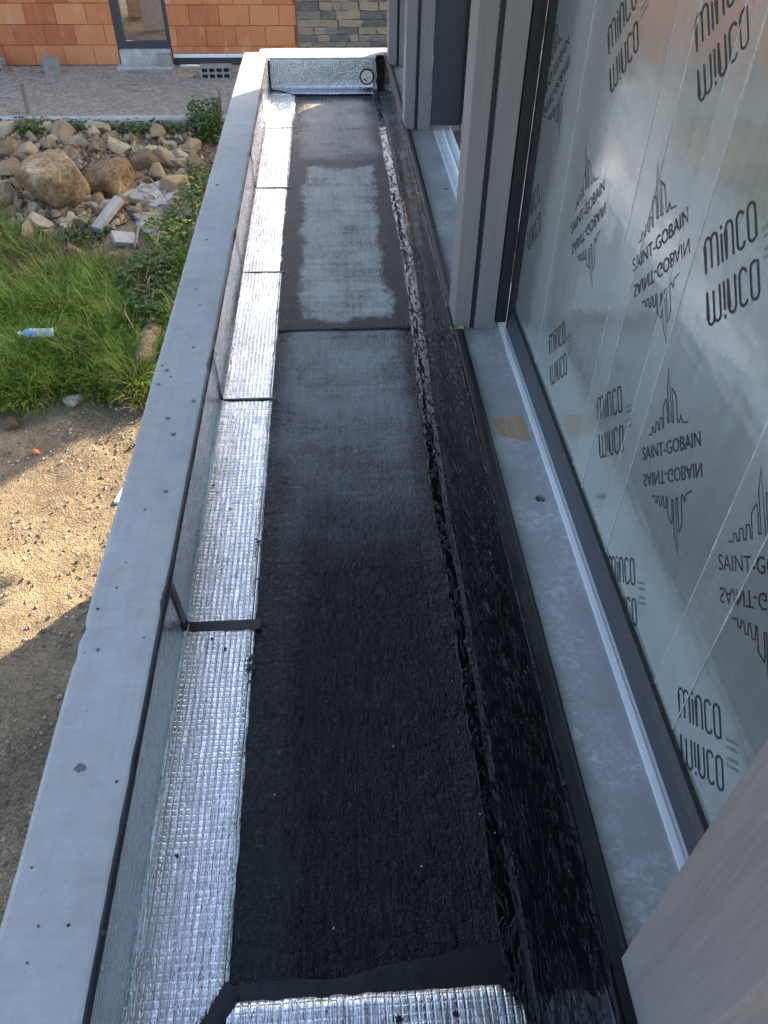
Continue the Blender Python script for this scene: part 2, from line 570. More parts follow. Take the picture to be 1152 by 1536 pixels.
    c = t.ramp(t.math('ADD', t.math('MULTIPLY', r, 0.55), t.math('MULTIPLY', a, 0.45)),
               [(0.2, (0.42, 0.115, 0.045)), (0.5, (0.56, 0.20, 0.075)), (0.8, (0.60, 0.26, 0.11))])
    c = t.mix(t.g(b, 0.55, 0.75, 0.0, 0.45), c, (0.70, 0.52, 0.40))
    c = t.mix(t.g(st, 0.45, 0.7, 0.0, 0.18), c, (0.66, 0.40, 0.25))
    t.set(Base_Color=c, Roughness=0.85, Normal=t.bump(st, 0.2, 0.004))
    MAT['brick'] = t.m
    MAT['mortar'] = simple('mortar', (0.33, 0.20, 0.14), 0.95)

    t = NT('brick_courses')
    p = t.pos((1, 1, 1), (math.radians(90), 0, 0))
    br = t.n('ShaderNodeTexBrick', {'Vector': p, 'Color1': (0.47, 0.18, 0.09, 1), 'Color2': (0.40, 0.14, 0.07, 1), 'Mortar': (0.25, 0.12, 0.08, 1),
                                    'Scale': 1.0, 'Mortar Size': 0.004, 'Brick Width': 0.5, 'Row Height': 0.3})
    t.set(Base_Color=br.outputs[0], Roughness=0.85)
    MAT['brickfar'] = t.m

    # plants
    def leafmat(name, stops, sc, rough=0.5):
        t = NT(name)
        p = t.pos()
        a = t.noise(p, sc, 3, 0.6)
        isl = t.n('ShaderNodeNewGeometry').outputs['Random Per Island']
        f = t.math('ADD', t.math('MULTIPLY', a, 0.5), t.math('MULTIPLY', isl, 0.5))
        c = t.ramp(f, stops)
        t.set(Base_Color=c, Roughness=rough, Specular_IOR_Level=0.3, Subsurface_Weight=0.0)
        tr = t.n('ShaderNodeBsdfTranslucent', {'Color': c})
        mx = t.n('ShaderNodeMixShader', {0: 0.25, 1: t.b.outputs[0], 2: tr.outputs[0]})
        t.t.links.new(mx.outputs[0], t.out.inputs[0])
        return t.m
    MAT['grass'] = leafmat('grass', [(0.2, (0.035, 0.075, 0.010)), (0.40, (0.11, 0.21, 0.022)), (0.62, (0.24, 0.35, 0.05)), (0.85, (0.48, 0.43, 0.15))], 3)
    MAT['dry'] = leafmat('dry_grass', [(0.2, (0.10, 0.07, 0.03)), (0.5, (0.24, 0.18, 0.08)), (0.8, (0.22, 0.22, 0.07))], 3)
    MAT['leaf'] = leafmat('sunlit_bramble_leaf', [(0.15, (0.04, 0.085, 0.022)), (0.45, (0.08, 0.15, 0.04)), (0.6, (0.14, 0.2, 0.05)), (0.72, (0.45, 0.42, 0.08)), (0.95, (0.65, 0.52, 0.12))], 5)  # yellow stops stand in for sunlight on the leaves
    MAT['ivy'] = leafmat('ivy_leaf', [(0.2, (0.03, 0.065, 0.02)), (0.6, (0.075, 0.14, 0.035)), (0.9, (0.22, 0.27, 0.07))], 4)
    MAT['stem'] = simple('plant_stem', (0.16, 0.10, 0.06), 0.8)
    MAT['bark'] = simple('peeling_bark', (0.30, 0.20, 0.13), 0.9, 0, 22, 0.6, 0.8, 0.01, (1, 1, 1))

    t = NT('clear_plastic')
    t.set(Base_Color=(0.82, 0.90, 0.95, 1), Roughness=0.12, Transmission_Weight=0.75, IOR=1.25)
    MAT['plastic'] = t.m
    MAT['bluelabel'] = simple('blue_label', (0.12, 0.32, 0.65), 0.35)
    MAT['bluecap'] = simple('pale_blue_cap', (0.45, 0.62, 0.80), 0.4)
    MAT['white'] = simple('white_board', (0.74, 0.73, 0.70), 0.6)
    MAT['screed'] = simple('pale_screed', (0.50, 0.49, 0.43), 0.8, 0, 6)
    MAT['render'] = simple('grey_render', (0.42, 0.40, 0.37), 0.9, 0, 8)
    MAT['roofmetal'] = simple('roof_sheet', (0.14, 0.14, 0.15), 0.6)
    t = NT('window_glass')
    t.set(Base_Color=(0.9, 0.93, 0.92, 1), Roughness=0.02, Transmission_Weight=1.0, IOR=1.1)
    MAT['glass'] = t.m


make_materials()

# ------------------------------------------------------------------ setting: ground
def axis(a, b, step, far):
    core = frange(a, b, step)
    lo, hi = [], []
    d = step
    v = a
    while v > -far:
        d *= 1.6
        v -= d
        lo.append(v)
    d = step
    v = b
    while v < far:
        d *= 1.6
        v += d
        hi.append(v)
    return lo[::-1] + core + hi


gx = axis(-8.0, 0.6, 0.06, 400)
gy = axis(-0.5, 12.6, 0.06, 400)
gv = []
for yy in gy:
    for xx in gx:
        if -9 < xx < 2 and -2 < yy < 13.5:
            z = height(xx, yy) + 0.012 * nz(xx, yy, 1.0, 14) + 0.02 * nz(xx, yy, 6.0, 5)
        else:
            z = height(min(max(xx, -9), 2), min(max(yy, -2), 12)) if abs(xx) < 30 and yy < 30 else -2.6
        if yy > 12.45:
            z = min(z, -2.3)
        gv.append((xx, yy, z))
nxg = len(gx)
gf = [(j * nxg + i, j * nxg + i + 1, (j + 1) * nxg + i + 1, (j + 1) * nxg + i)
      for j in range(len(gy) - 1) for i in range(nxg - 1)]
g = obj('ground', mesh_from('ground', gv, gf, True), MAT['earth'])
g['kind'] = 'structure'

# gravel terrace before the house
tx = frange(-26, 7.5, 0.25)
ty = frange(12.35, 15.42, 0.12)
tv = [(xx, yy, -1.915 + 0.022 * nz(xx, yy, 0, 1.3) + 0.008 * nz(xx, yy, 4, 6)) for yy in ty for xx in tx]
nt_ = len(tx)
tf = [(j * nt_ + i, j * nt_ + i + 1, (j + 1) * nt_ + i + 1, (j + 1) * nt_ + i) for j in range(len(ty) - 1) for i in range(nt_ - 1)]
g = obj('gravel_terrace', mesh_from('gravel_terrace', tv, tf, True), MAT['gravel'])
g['kind'] = 'structure'


# concrete kerb holding the terrace
def kerb_prof(y):
    return None


kv, kf = [], []
kxs = frange(-26, 7.5, 0.12)
for xx in kxs:
    j = 0.012 * nz(xx, 0, 0, 3)
    k = 0.006 * nz(xx, 5, 0, 9)
    kv += [(xx, 12.22 + j, -2.75), (xx, 12.22 + j + k, -1.915), (xx, 12.235 + j + k, -1.888 + k),
           (xx, 12.37, -1.886 + k), (xx, 12.385, -1.90), (xx, 12.385, -2.75)]
for i in range(len(kxs) - 1):
    for k in range(5):
        a = i * 6 + k
        kf.append((a, a + 6, a + 7, a + 1))
tag(obj('kerb_wall', mesh_from('kerb', kv, kf, False), MAT['render']), 'low grey concrete kerb holding back the gravel in front of the brick house', 'kerb')

# ------------------------------------------------------------------ parapet wall of the gutter
PX0, PX1 = -0.712, -0.508
FLOOR = -0.245
YEND = 7.28
par = thing('parapet_wall', 'smooth grey concrete parapet running along the gutter, spotted with tar', 'parapet', (-0.61, 3.5, -2.62))


def par_prof(y):
    o = 0.0035 * nz(y, 0, 0, 2.1) + 0.0015 * nz(y, 3, 0, 19)
    i = 0.003 * nz(y, 8, 0, 2.3) + 0.002 * nz(y, 11, 0, 23)
    ch = 0.009 * max(0, 1 - abs(y - 1.33) / 0.03) + 0.006 * max(0, 1 - abs(y - 1.24) / 0.03)
    z = 0.0015 * nz(y, 5, 0, 1.5)
    zb = -0.55
    return [(PX1 + i, zb), (PX1 + i, -0.007), (PX1 - 0.003 + i, -0.001 + z), (PX1 - 0.012 + i, z), (-0.61, 0.001 + z),
            (PX0 + 0.012 - o + ch, z), (PX0 + 0.002 - o + ch, -0.003), (PX0 - o + ch, -0.010), (PX0 - o, -0.03), (PX0 - o, zb)]


pys = frange(-1.6, 7.47, 0.02)
pm = sweep('parapet_side', par_prof, pys, closed=True, cap=True, smooth=False)
o = obj('coping', pm, MAT['concrete'], par)
o.matrix_parent_inverse = par.matrix_basis.inverted()


def part(name, mesh, material, parent, root=None):
    """child placed in world coordinates"""
    o = obj(name, mesh, material, parent)
    o.matrix_parent_inverse = wmat(parent).inverted()
    return o


# end wall (butts against the side wall)
ev, ef = [], []
exs = frange(PX1 + 0.003, 0.70, 0.03)
for xx in exs:
    i = 0.002 * nz(xx, 1, 0, 12)
    ev += [(xx, YEND + i, -0.37), (xx, YEND + i, -0.006), (xx, YEND + 0.008 + i, 0.0005), (xx, 7.47, 0.0), (xx, 7.48, -0.008), (xx, 7.48, -0.37)]
for i in range(len(exs) - 1):
    for k in range(5):
        a = i * 6 + k
        ef.append((a, a + 1, a + 7, a + 6))
part('end_coping', mesh_from('end_wall', ev, ef), MAT['concrete'], par)
# added unseen wall; opening at the far end lets sun reach the dirt
part('unseen_lower_wall', box_mesh('unseen_lower_wall', PX0 + 0.01, PX1 - 0.01, -1.6, 5.12, -2.9, -0.551), MAT['concrete'], par)
part('near_end_wall', box_mesh('near_end', PX1 + 0.004, 0.46, 0.02, 0.22, -0.55, 0.0), MAT['concrete'], par)


def splat(name, cx, cy, r, z, material, parent, n=18, seed=0, sx=1.0, sy=1.0):
    rr = random.Random(seed)
    vs = [(cx, cy, z + 0.0012)]
    for k in range(n):
        a = 2 * math.pi * k / n
        q = r * rr.uniform(0.55, 1.15)
        vs.append((cx + q * math.cos(a) * sx, cy + q * math.sin(a) * sy, z))
    fs = [(0, 1 + k, 1 + (k + 1) % n) for k in range(n)]
    return part(name, mesh_from(name, vs, fs, True), material, parent)


for i, (px, py, r, mt) in enumerate([(120, 1152, 0.013, 'damp'), (448 - 240 + 80, 728, 0.0, 'tar'), (155, 1400, 0.006, 'tar'), (103, 1388, 0.004, 'tar'),
                                     (58, 1390, 0.004, 'damp'), (175, 1173, 0.004, 'tar'), (48, 1302, 0.003, 'tar'), (41, 1445, 0.004, 'damp'),
                                     (147, 914, 0.006, 'tar'), (147, 975, 0.007, 'damp'), (175, 882, 0.004, 'tar'), (248, 738, 0.009, 'damp'),
                                     (252, 628, 0.010, 'tar'), (260, 652, 0.011, 'tar'), (250, 556, 0.010, 'damp'), (238, 577, 0.008, 'damp'), (290, 602, 0.010, 'damp'),
                                     (243, 549, 0.006, 'damp'), (256, 566, 0.006, 'damp'), (290, 522, 0.009, 'damp'), (326, 278, 0.014, 'tar'), (310, 360, 0.010, 'damp'),
                                     (294, 434, 0.007, 'tar'), (217, 765, 0.005, 'tar'), (216, 957, 0.003, 'tar'), (300, 458, 0.007, 'damp')]):
    if r > 0:
        q = on_z(px, py, 0.0)
        splat('tar_spot' if mt == 'tar' else 'damp_spot', q[0], q[1], r, 0.0022, MAT[mt], par, seed=i)

# lit ledge just beyond the end of the gutter
ledge = tag(obj('roof_ledge', box_mesh('roof_ledge', -0.60, 0.66, 7.50, 7.72, -0.12, -0.022, 0.018, 3), MAT['render']),
            'weathered beige ledge lying just behind the end of the parapet', 'ledge')

# ------------------------------------------------------------------ gutter
gut = thing('roof_gutter', 'long roof gutter lined with black bitumen sheets and embossed foil', 'gutter', (0, 3.5, -0.35))
part('gutter_slab', box_mesh('slab', PX1 + 0.004, 0.49, 0.222, YEND - 0.002, -0.335, -0.262), MAT['render'], gut)


def mem_sheet(y0, y1, x0, x1, zt, material, seed):
    xs = frange(x0, x1, 0.02)
    ys = frange(y0, y1, 0.02)
    vs = []
    for j, y in enumerate(ys):
        for i, x in enumerate(xs):
            z = zt + 0.0012 * nz(x, y, seed, 3.0) + 0.0009 * nz(x, y, seed + 4, 11)
            z += 0.0010 * nz(0.4 * x, y, seed + 8, 5.5)
            xx = x
            if i == 0:
                xx = x + 0.006 * nz(y, seed, 0, 9)
            if j == 0:
                yy = y + 0.006 * nz(x, seed, 2, 6)
            else:
                yy = y
            vs.append((xx, yy, z))
    n = len(xs)
    fs = [(j * n + i, j * n + i + 1, (j + 1) * n + i + 1, (j + 1) * n + i) for j in range(len(ys) - 1) for i in range(n - 1)]
    # thickness skirt along the near edge and the left edge
    b = len(vs)
    for i in range(n):
        vs.append((vs[i][0], vs[i][1] - 0.001, zt - 0.012))
    for i in range(n - 1):
        fs.append((b + i, b + i + 1, i + 1, i))
    m = mesh_from('membrane', vs, fs, True)
    return m


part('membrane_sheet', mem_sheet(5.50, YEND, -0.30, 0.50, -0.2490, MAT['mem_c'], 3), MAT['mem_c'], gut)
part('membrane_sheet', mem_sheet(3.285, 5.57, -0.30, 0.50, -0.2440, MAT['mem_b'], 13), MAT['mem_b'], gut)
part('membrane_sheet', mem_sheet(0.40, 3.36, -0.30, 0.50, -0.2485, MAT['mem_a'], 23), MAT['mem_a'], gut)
# wrinkled cut edge of the membrane at the near end
fl = []
flx = frange(-0.29, 0.37, 0.015)
for x in flx:
    yb = 0.535 + 0.05 * sstep(-0.1, 0.35, x) + 0.008 * nz(x, 0, 0, 9)
    yf = 0.485 + 0.006 * nz(x, 2, 0, 25)
    fl += [(x, yf, -0.249), (x, yf + 0.002, -0.2450), (x, 0.5 * (yb + yf), -0.2448 + 0.0008 * nz(x, 1, 0, 20)), (x, yb - 0.002, -0.2452), (x, yb, -0.2492)]
ff = [(i * 5 + k, i * 5 + k + 1, i * 5 + k + 6, i * 5 + k + 5) for i in range(len(flx) - 1) for k in range(4)]
part('membrane_flap', mesh_from('flap', fl, ff, False), MAT['matt_bitumen'], gut)

# foil strips: L-shaped, wall leg + floor leg, overlapping
seams = [0.30, 1.518, 2.726, 3.897, 5.083, 6.275, 7.285]


def foil_strip(y0, y1, lift, seed):
    def prof(y):
        e = 0.004 * nz(y, seed, 0, 14) + 0.003 * nz(y, seed, 5, 40)
        w = lambda k: 0.0022 * nz(y, k * 3.1, seed, 7) + 0.001 * nz(y, k, seed + 3, 25)
        x = PX1 + 0.004 + lift
        zf = FLOOR + lift
        xr = -0.287 + e
        if y < 0.525:
            xr = min(xr, -0.287 - (0.525 - y) * 0.8)
        pts = [(x + 0.001, -0.012 + 0.004 * nz(y, seed, 2, 12))]
        for k in range(1, 9):
            pts.append((x + abs(w(k)), -0.012 - 0.026 * k))
        pts += [(x + 0.004, zf + 0.012), (x + 0.014, zf + 0.004)]
        for k in range(1, 10):
            xa = x + 0.014 + (xr - x - 0.014) * k / 10
            pts.append((xa, zf + 0.002 + w(k + 20)))
        pts.append((xr, zf))
        pts.append((xr + 0.0005, zf - 0.012))
        return pts
    return sweep('foil_strip', prof, frange(y0, y1, 0.02))


for i in range(6):
    fs_ = part('foil_strip', foil_strip(seams[i], seams[i + 1] + 0.01, 0.0015 * ((i + 1) % 2), i * 7.7), MAT['foil'], gut)
    if i > 0:
        # bitumen bleed in the lap
        wd = 0.020 if i == 1 else 0.006 if i == 2 else 0.0035
        y0 = seams[i]

        def sp(y, y0=y0, wd=wd, i=i):
            x = PX1 + 0.009
            t = (y - y0) / wd
            h = 0.0022 if abs(t) < 0.95 else 0.0
            pts = []
            for k in range(10):
                pts.append((x + h, -0.02 - 0.022 * k, y - 0.03 + 0.03 * k / 9 + 0.003 * nz(k * 1.7, i, 0, 1)))
            for k in range(12):
                pts.append((x + 0.006 + h * 0.5 + (0.222) * k / 11, FLOOR + 0.0045 + h, y + (0.006 if wd > 0.01 else 0.0015) * nz(k * 1.3, i + 9 * t, 7, 1)))
            return pts
        part('lap_seam', sweep('lap_seam', sp, [y0 - wd, y0 - wd * 0.9, y0, y0 + wd * 0.9, y0 + wd], smooth=False), MAT['matt_bitumen'], fs_)

# foil on the far end wall
def far_foil():
    vs, fs = [], []
    xs = frange(PX1 + 0.012, 0.37, 0.02)
    prof = [(YEND - 0.003, -0.012)] + [(YEND - 0.004, -0.012 - 0.028 * k) for k in range(1, 9)] + [(YEND - 0.012, FLOOR + 0.012)] + \
           [(YEND - 0.02 - 0.022 * k, FLOOR + 0.0045) for k in range(0, 6)] + [(YEND - 0.135, FLOOR - 0.006)]
    for x in xs:
        for k, (y, z) in enumerate(prof):
            w = 0.0025 * nz(x, z * 9, k, 8)
            vs.append((x, y - abs(w) if k < 9 else y + 0.004 * nz(x, k, 0, 20), z + (abs(w) if 9 < k < 15 else 0)))
    n = len(prof)
    for i in range(len(xs) - 1):
        for k in range(n - 1):
            a = i * n + k
            fs.append((a, a + 1, a + n + 1, a + n))
    return mesh_from('far_foil', vs, fs, True)


part('end_foil', far_foil(), MAT['foil_end'], gut)
# foil at the near end
def near_foil():
    vs, fs = [], []
    xs = frange(-0.285, 0.345, 0.015)
    for x in xs:
        yt = 0.497 + 0.005 * nz(x, 0, 3, 30)
        if x > 0.30:
            yt -= (x - 0.30) * 0.9
        for k in range(12):
            y = 0.215 + (yt - 0.215) * k / 11
            vs.append((x, y, FLOOR + 0.004 + 0.0012 * nz(x, y, 4, 20)))
        vs.append((x, yt, FLOOR - 0.006))
    n = 13
    for i in range(len(xs) - 1):
        for k in range(n - 1):
            a = i * n + k
            fs.append((a, a + n, a + n + 1, a + 1))
    return mesh_from('near_foil', vs, fs, True)


part('end_foil', near_foil(), MAT['foil_end'], gut)
# tar mitre between the two foils
mv, mf = [], []
for k in range(12):
    t = k / 11
    cx, cy = -0.40 + 0.125 * t, 0.31 + 0.215 * t
    wd = 0.014 + 0.006 * nz(t * 5, 3, 0, 1)
    mv += [(cx - wd, cy + wd, FLOOR + 0.0058), (cx, cy, FLOOR + 0.0075), (cx + wd, cy - wd, FLOOR + 0.0058)]
for k in range(11):
    for q in range(2):
        a = k * 3 + q
        mf.append((a, a + 1, a + 4, a + 3))
part('tar_joint', mesh_from('tar_joint', mv, mf, True), MAT['matt_bitumen'], gut)


# tar line along the top of the foil against the concrete
def top_tar(y):
    w = 0.004 + 0.004 * nz(y, 2, 0, 6) + 0.003 * nz(y, 9, 0, 31)
    for s in seams[1:6]:
        w += 0.012 * math.exp(-((y - s + 0.07) / 0.05) ** 2)
    up = 0.0025 + 0.003 * max(0, nz(y, 17, 0, 9))
    for s in seams[1:6]:
        up += 0.009 * math.exp(-((y - s + 0.09) / 0.035) ** 2) * (0.5 + abs(nz(y, s, 0, 22)))
    x = PX1 + 0.0085
    return [(PX1 - up, 0.0022), (PX1 - 0.2 * up, 0.0036), (x, -0.001), (x + 0.0015, -0.5 * w), (x + 0.001, -0.004 - w), (x - 0.004, -0.006 - w)]


part('tar_edge', sweep('tar_edge', top_tar, frange(0.22, YEND - 0.004, 0.012)), MAT['matt_bitumen'], gut)
# tar line down the far left corner and the foot of the end wall
bm = bmesh.new()
add_tube(bm, [(PX1 + 0.010, YEND - 0.008, -0.004), (PX1 + 0.011, YEND - 0.010, -0.12), (PX1 + 0.013, YEND - 0.012, FLOOR + 0.006),
              (PX1 + 0.10, YEND - 0.07, FLOOR + 0.008), (-0.30, YEND - 0.135, FLOOR + 0.002), (0.0, YEND - 0.137, FLOOR + 0.001), (0.36, YEND - 0.135, FLOOR + 0.001)],
         [0.010, 0.008, 0.008, 0.006, 0.007, 0.005, 0.005], 8)
part('tar_joint', bm_mesh('corner_tar', bm, True), MAT['matt_bitumen'], gut)
for i, (px, py, r) in enumerate([(320, 728, 0.007), (338, 973, 0.006), (318, 958, 0.006), (388, 812, 0.009), (386, 868, 0.006), (265, 1283, 0.006),
                                 (376, 1000, 0.014), (378, 985, 0.012), (376, 1022, 0.008), (384, 808, 0.007), (598, 1528, 0.009), (683, 1520, 0.006)]):
    q = on_z(px, py, FLOOR + 0.008)
    splat('tar_spot', q[0], q[1], r, FLOOR + 0.0078, MAT['matt_bitumen'], gut, seed=40 + i)
# grit on the membrane
for i, (px, py) in enumerate([(412, 1193), (678, 1022), (590, 1120), (742, 1250), (500, 1393), (632, 1300), (720, 1222)]):
    q = on_z(px, py, FLOOR)
    splat('grit', q[0], q[1], 0.0035, FLOOR + 0.003, MAT['stone'], gut, n=6, seed=80 + i)


# glossy bitumen band: floor overlap + upstand face + lip
def band(y):
    sd = 0.0
    edge = 0.318 + 0.012 * nz(y, 0, 0, 2.2) + 0.006 * nz(y, 4, 0, 11) + 0.003 * nz(y, 6, 0, 34)
    w = lambda k, a=0.004, s=12: a * nz(y, k * 1.9, 2.0, s)
    fx = 0.056 * sstep(1.8, 4.2, y)
    edge += 0.75 * fx
    cv = 0.006 * nz(y, 41, 0, 2.6) + 0.002 * nz(y, 44, 0, 15)
    pts = [(edge, -0.2500), (edge + 0.002, -0.2445), (edge + 0.010, -0.2432 + w(1, .0006)), (edge + 0.025, -0.2425 + w(2, .0008, 5)),
           (0.356 + fx + cv, -0.2415 + w(4, .0008, 6)), (0.368 + fx + cv, -0.2380), (0.376 + fx + cv, -0.2310), (0.383 + fx + 0.7 * cv, -0.2200)]
    xf = 0.462
    for k in range(8):
        z = -0.195 + 0.027 * k
        pts.append((0.390 + fx + (0.0685 - fx) * (k + 0.3) / 7.3 + w(6 + k, 0.0028 * (1 - 7 * fx), 5), z))
    cr = 0.006 * max(0, nz(y, 31, 0, 9)) + 0.004 * nz(y, 33, 0, 30)
    pts += [(xf + 0.001, 0.018), (xf - 0.001 + w(20, .002, 20), 0.030 + cr * 0.5), (xf + 0.004, 0.036 + cr), (xf + 0.009, 0.034 + 0.5 * cr), (xf + 0.013, 0.0305)]
    return pts


part('bitumen_band', sweep('bitumen_band', band, frange(0.222, YEND - 0.002, 0.012)), MAT['wet'], gut)
# dark patch wrapping the far end wall beside the outlet
dv, df = [], []
nn = 14
for i in range(nn):
    z = 0.030 - 0.275 * i / (nn - 1)
    xl = 0.392 + 0.025 * nz(z, 3, 0, 14) - (0.05 if i < 2 else 0) * 0 + 0.02 * (i / nn)
    for k in range(8):
        x = xl + (0.565 - xl) * k / 7
        dv.append((x, YEND - 0.012 - 0.004 * abs(nz(x, z, 5, 22)), min(z, 0.014)))
df = [(i * 8 + k, i * 8 + k + 1, (i + 1) * 8 + k + 1, (i + 1) * 8 + k) for i in range(nn - 1) for k in range(7)]
b = len(dv)
for k in range(8):
    dv.append((dv[k][0], YEND + 0.05, 0.012))
for k in range(7):
    df.append((k, b + k, b + k + 1, k + 1))
part('bitumen_patch', mesh_from('patch', dv, df, True), MAT['wet'], gut)

# timber upstand boards behind the band, their tops taped black
POSTS = [0.285, 2.82, 5.36, 6.95]
PD = 0.17
for y0, y1 in ((0.22, 2.815), (2.99, 5.355), (5.53, 6.945)):
    ub = part('upstand_board', box_mesh('upstand_board', 0.474, 0.511, y0 + 0.003, y1 - 0.004, -0.10, 0.0275), MAT['rawwood'], gut)

    def tape(y, y0=y0):
        e = 0.0012 * nz(y, y0, 0, 10)
        return [(0.468, 0.0290), (0.480, 0.0318 + 0.0006 * nz(y, 2, 0, 8)), (0.500, 0.0315), (0.5135 + e, 0.031), (0.5145 + e, 0.026), (0.5145 + e, 0.004)]
    part('upstand_tape', sweep('upstand_tape', tape, frange(y0 - (0.0 if y0 < 1 else 0.0), y1 - 0.022, 0.03)), MAT['matt_bitumen'], ub)
    # ragged end of the board showing raw wood
    part('board_end', box_mesh('board_end', 0.499, 0.518, y1 - 0.018, y1 - 0.001, 0.0, 0.036, 0.002), MAT['rawwood'], ub)

# outlet pipe in the end wall
oc = on_y(550, 115, YEND - 0.01)
bm = bmesh.new()
R0 = 0.055
for (ra, rb, ya, yb) in ((R0 + 0.007, R0 - 0.004, YEND - 0.016, YEND + 0.0),):
    n = 32
    rings = []
    for (r, y) in ((ra, YEND - 0.004), (ra, ya), (rb, ya), (rb, YEND + 0.10)):
        rings.append([bm.verts.new((oc[0] + r * math.cos(2 * math.pi * k / n), y, oc[2] + r * math.sin(2 * math.pi * k / n))) for k in range(n)])
    for i in range(3):
        for k in range(n):
            bm.faces.new((rings[i][k], rings[i][(k + 1) % n], rings[i + 1][(k + 1) % n], rings[i + 1][k]))
op = part('outlet_pipe', bm_mesh('outlet', bm, True), MAT['matt_bitumen'], gut)
bm = bmesh.new()
bmesh.ops.create_circle(bm, cap_ends=True, radius=R0 - 0.003, segments=32)
bmesh.ops.rotate(bm, verts=bm.verts, cent=(0, 0, 0), matrix=Matrix.Rotation(math.radians(90), 3, 'X'))
bmesh.ops.translate(bm, verts=bm.verts, vec=(oc[0], YEND - 0.0125, oc[2]))
part('pipe_inside', bm_mesh('pipe_inside', bm), MAT['pvc'], op)  # flat disc; its cream stands in for daylight through the pipe
for i, (dx, dz, r) in enumerate([(-0.018, -0.02, 0.012), (-0.004, -0.028, 0.010), (0.004, -0.012, 0.006)]):
    bm = bmesh.new()
    bmesh.ops.create_icosphere(bm, subdivisions=1, radius=r)
    for v in bm.verts:
        v.co *= 0.7 + 0.5 * abs(nz(v.co.x * 90, v.co.y * 90, i))
        v.co.y *= 0.4
    bmesh.ops.translate(bm, verts=bm.verts, vec=(oc[0] + dx, YEND - 0.014, oc[2] + dz))
    part('pipe_debris', bm_mesh('debris', bm), MAT['tar'], op)

# ------------------------------------------------------------------ glazed facade
fac = thing('glazed_facade', 'grey timber post facade with film-covered glazing above a metal sill', 'facade', (0.7, 3.5, -0.3))


def boolean_holes(mesh, holes, z0, z1):
    tmp = bpy.data.objects.new('tmp_body', mesh)
    COL.objects.link(tmp)
    cutters = []
    for (x, y, r) in holes:
        bm = bmesh.new()
        bmesh.ops.create_cone(bm, cap_ends=True, segments=28, radius1=r, radius2=r, depth=z1 - z0)
        bmesh.ops.translate(bm, verts=bm.verts, vec=(x, y, 0.5 * (z0 + z1)))
        c = bpy.data.objects.new('tmp_cut', bm_mesh('cut', bm))
        COL.objects.link(c)
        md = tmp.modifiers.new('b', 'BOOLEAN')
        md.object = c
        md.operation = 'DIFFERENCE'
        md.solver = 'EXACT'
        cutters.append(c)
    dg = bpy.context.evaluated_depsgraph_get()
    res = bpy.data.meshes.new_from_object(tmp.evaluated_get(dg))
    for c in cutters + [tmp]:
        bpy.data.objects.remove(c)
    return res


h1 = on_z(811, 748, 0.008)
h2 = on_z(670, 283, 0.008)
sill_mesh = boolean_holes(box_mesh('sill', 0.512, 0.95, 0.0, 7.3, -0.06, 0.008), [(h1[0], h1[1], 0.017), (h2[0], h2[1], 0.016)], -0.03, 0.05)
sill = part('sill', sill_mesh, MAT['sill'], fac)
part('sill_beam', box_mesh('sill_beam', 0.516, 0.80, 0.0, 7.3, -0.26, -0.062), MAT['render'], fac)
for h in (h1, h2):
    bm = bmesh.new()
    bmesh.ops.create_cone(bm, cap_ends=True, segments=6, radius1=0.0075, radius2=0.007, depth=0.014)
    bmesh.ops.translate(bm, verts=bm.verts, vec=(h[0] + 0.002, h[1] - 0.001, -0.022))
    add_tube(bm, [(h[0] + 0.002, h[1] - 0.001, -0.02), (h[0] + 0.002, h[1] - 0.001, -0.002)], [0.0042, 0.0036], 10)
    part('bolt', bm_mesh('bolt', bm), MAT['steel'], sill)
# bare wood patch where the coating is missing
pp = [(738, 630), (742, 627), (747, 628), (754, 625), (762, 627), (768, 624), (775, 625), (783, 622), (786, 630), (791, 638), (793, 648), (798, 658), (792, 660), (788, 658), (783, 662), (776, 657), (770, 658), (762, 655), (752, 656), (748, 649), (746, 642), (741, 638)]
vs = []
for k, (a, b_) in enumerate(pp):
    q = on_z(a, b_, 0.0085)
    vs.append((q[0], q[1], 0.0088))
part('bare_wood_patch', mesh_from('patch', vs, [tuple(range(len(vs)))]), MAT['barewood'], sill)

# posts: two boards on a dark core
post_meshes = [box_mesh('post_board', 0.0, 0.066, 0, PD, 0, 2.55, 0.003), box_mesh('post_core', 0.0, 0.03, 0, PD - 0.03, 0, 2.549), box_mesh('post_board', 0, 0.082, 0, PD, 0, 2.55, 0.003)]
for i, y in enumerate(POSTS):
    pe = bpy.data.objects.new('post', None)
    COL.objects.link(pe)
    pe.parent = fac
    pe.matrix_parent_inverse = fac.matrix_basis.inverted()
    zb = 0.0085 if i else 0.034
    x0 = (0.494 if i == 0 else 0.478)
    pe.location = (x0, y, zb)
    if i == 0:
        # the near post sits over the taped board and hides its groove
        nm = box_mesh('post_board', 0.0, 0.17, -0.02, PD, 0, 2.52, 0.003)
        obj('board', nm, MAT['post'], pe)
    else:
        dz = -0.09
        obj('board', post_meshes[0], MAT['post'], pe)
        obj('core', post_meshes[1], MAT['frame'], pe, (0.062, 0.026, 0))
        obj('board', post_meshes[2], MAT['post'], pe, (0.087, 0.004, 0))
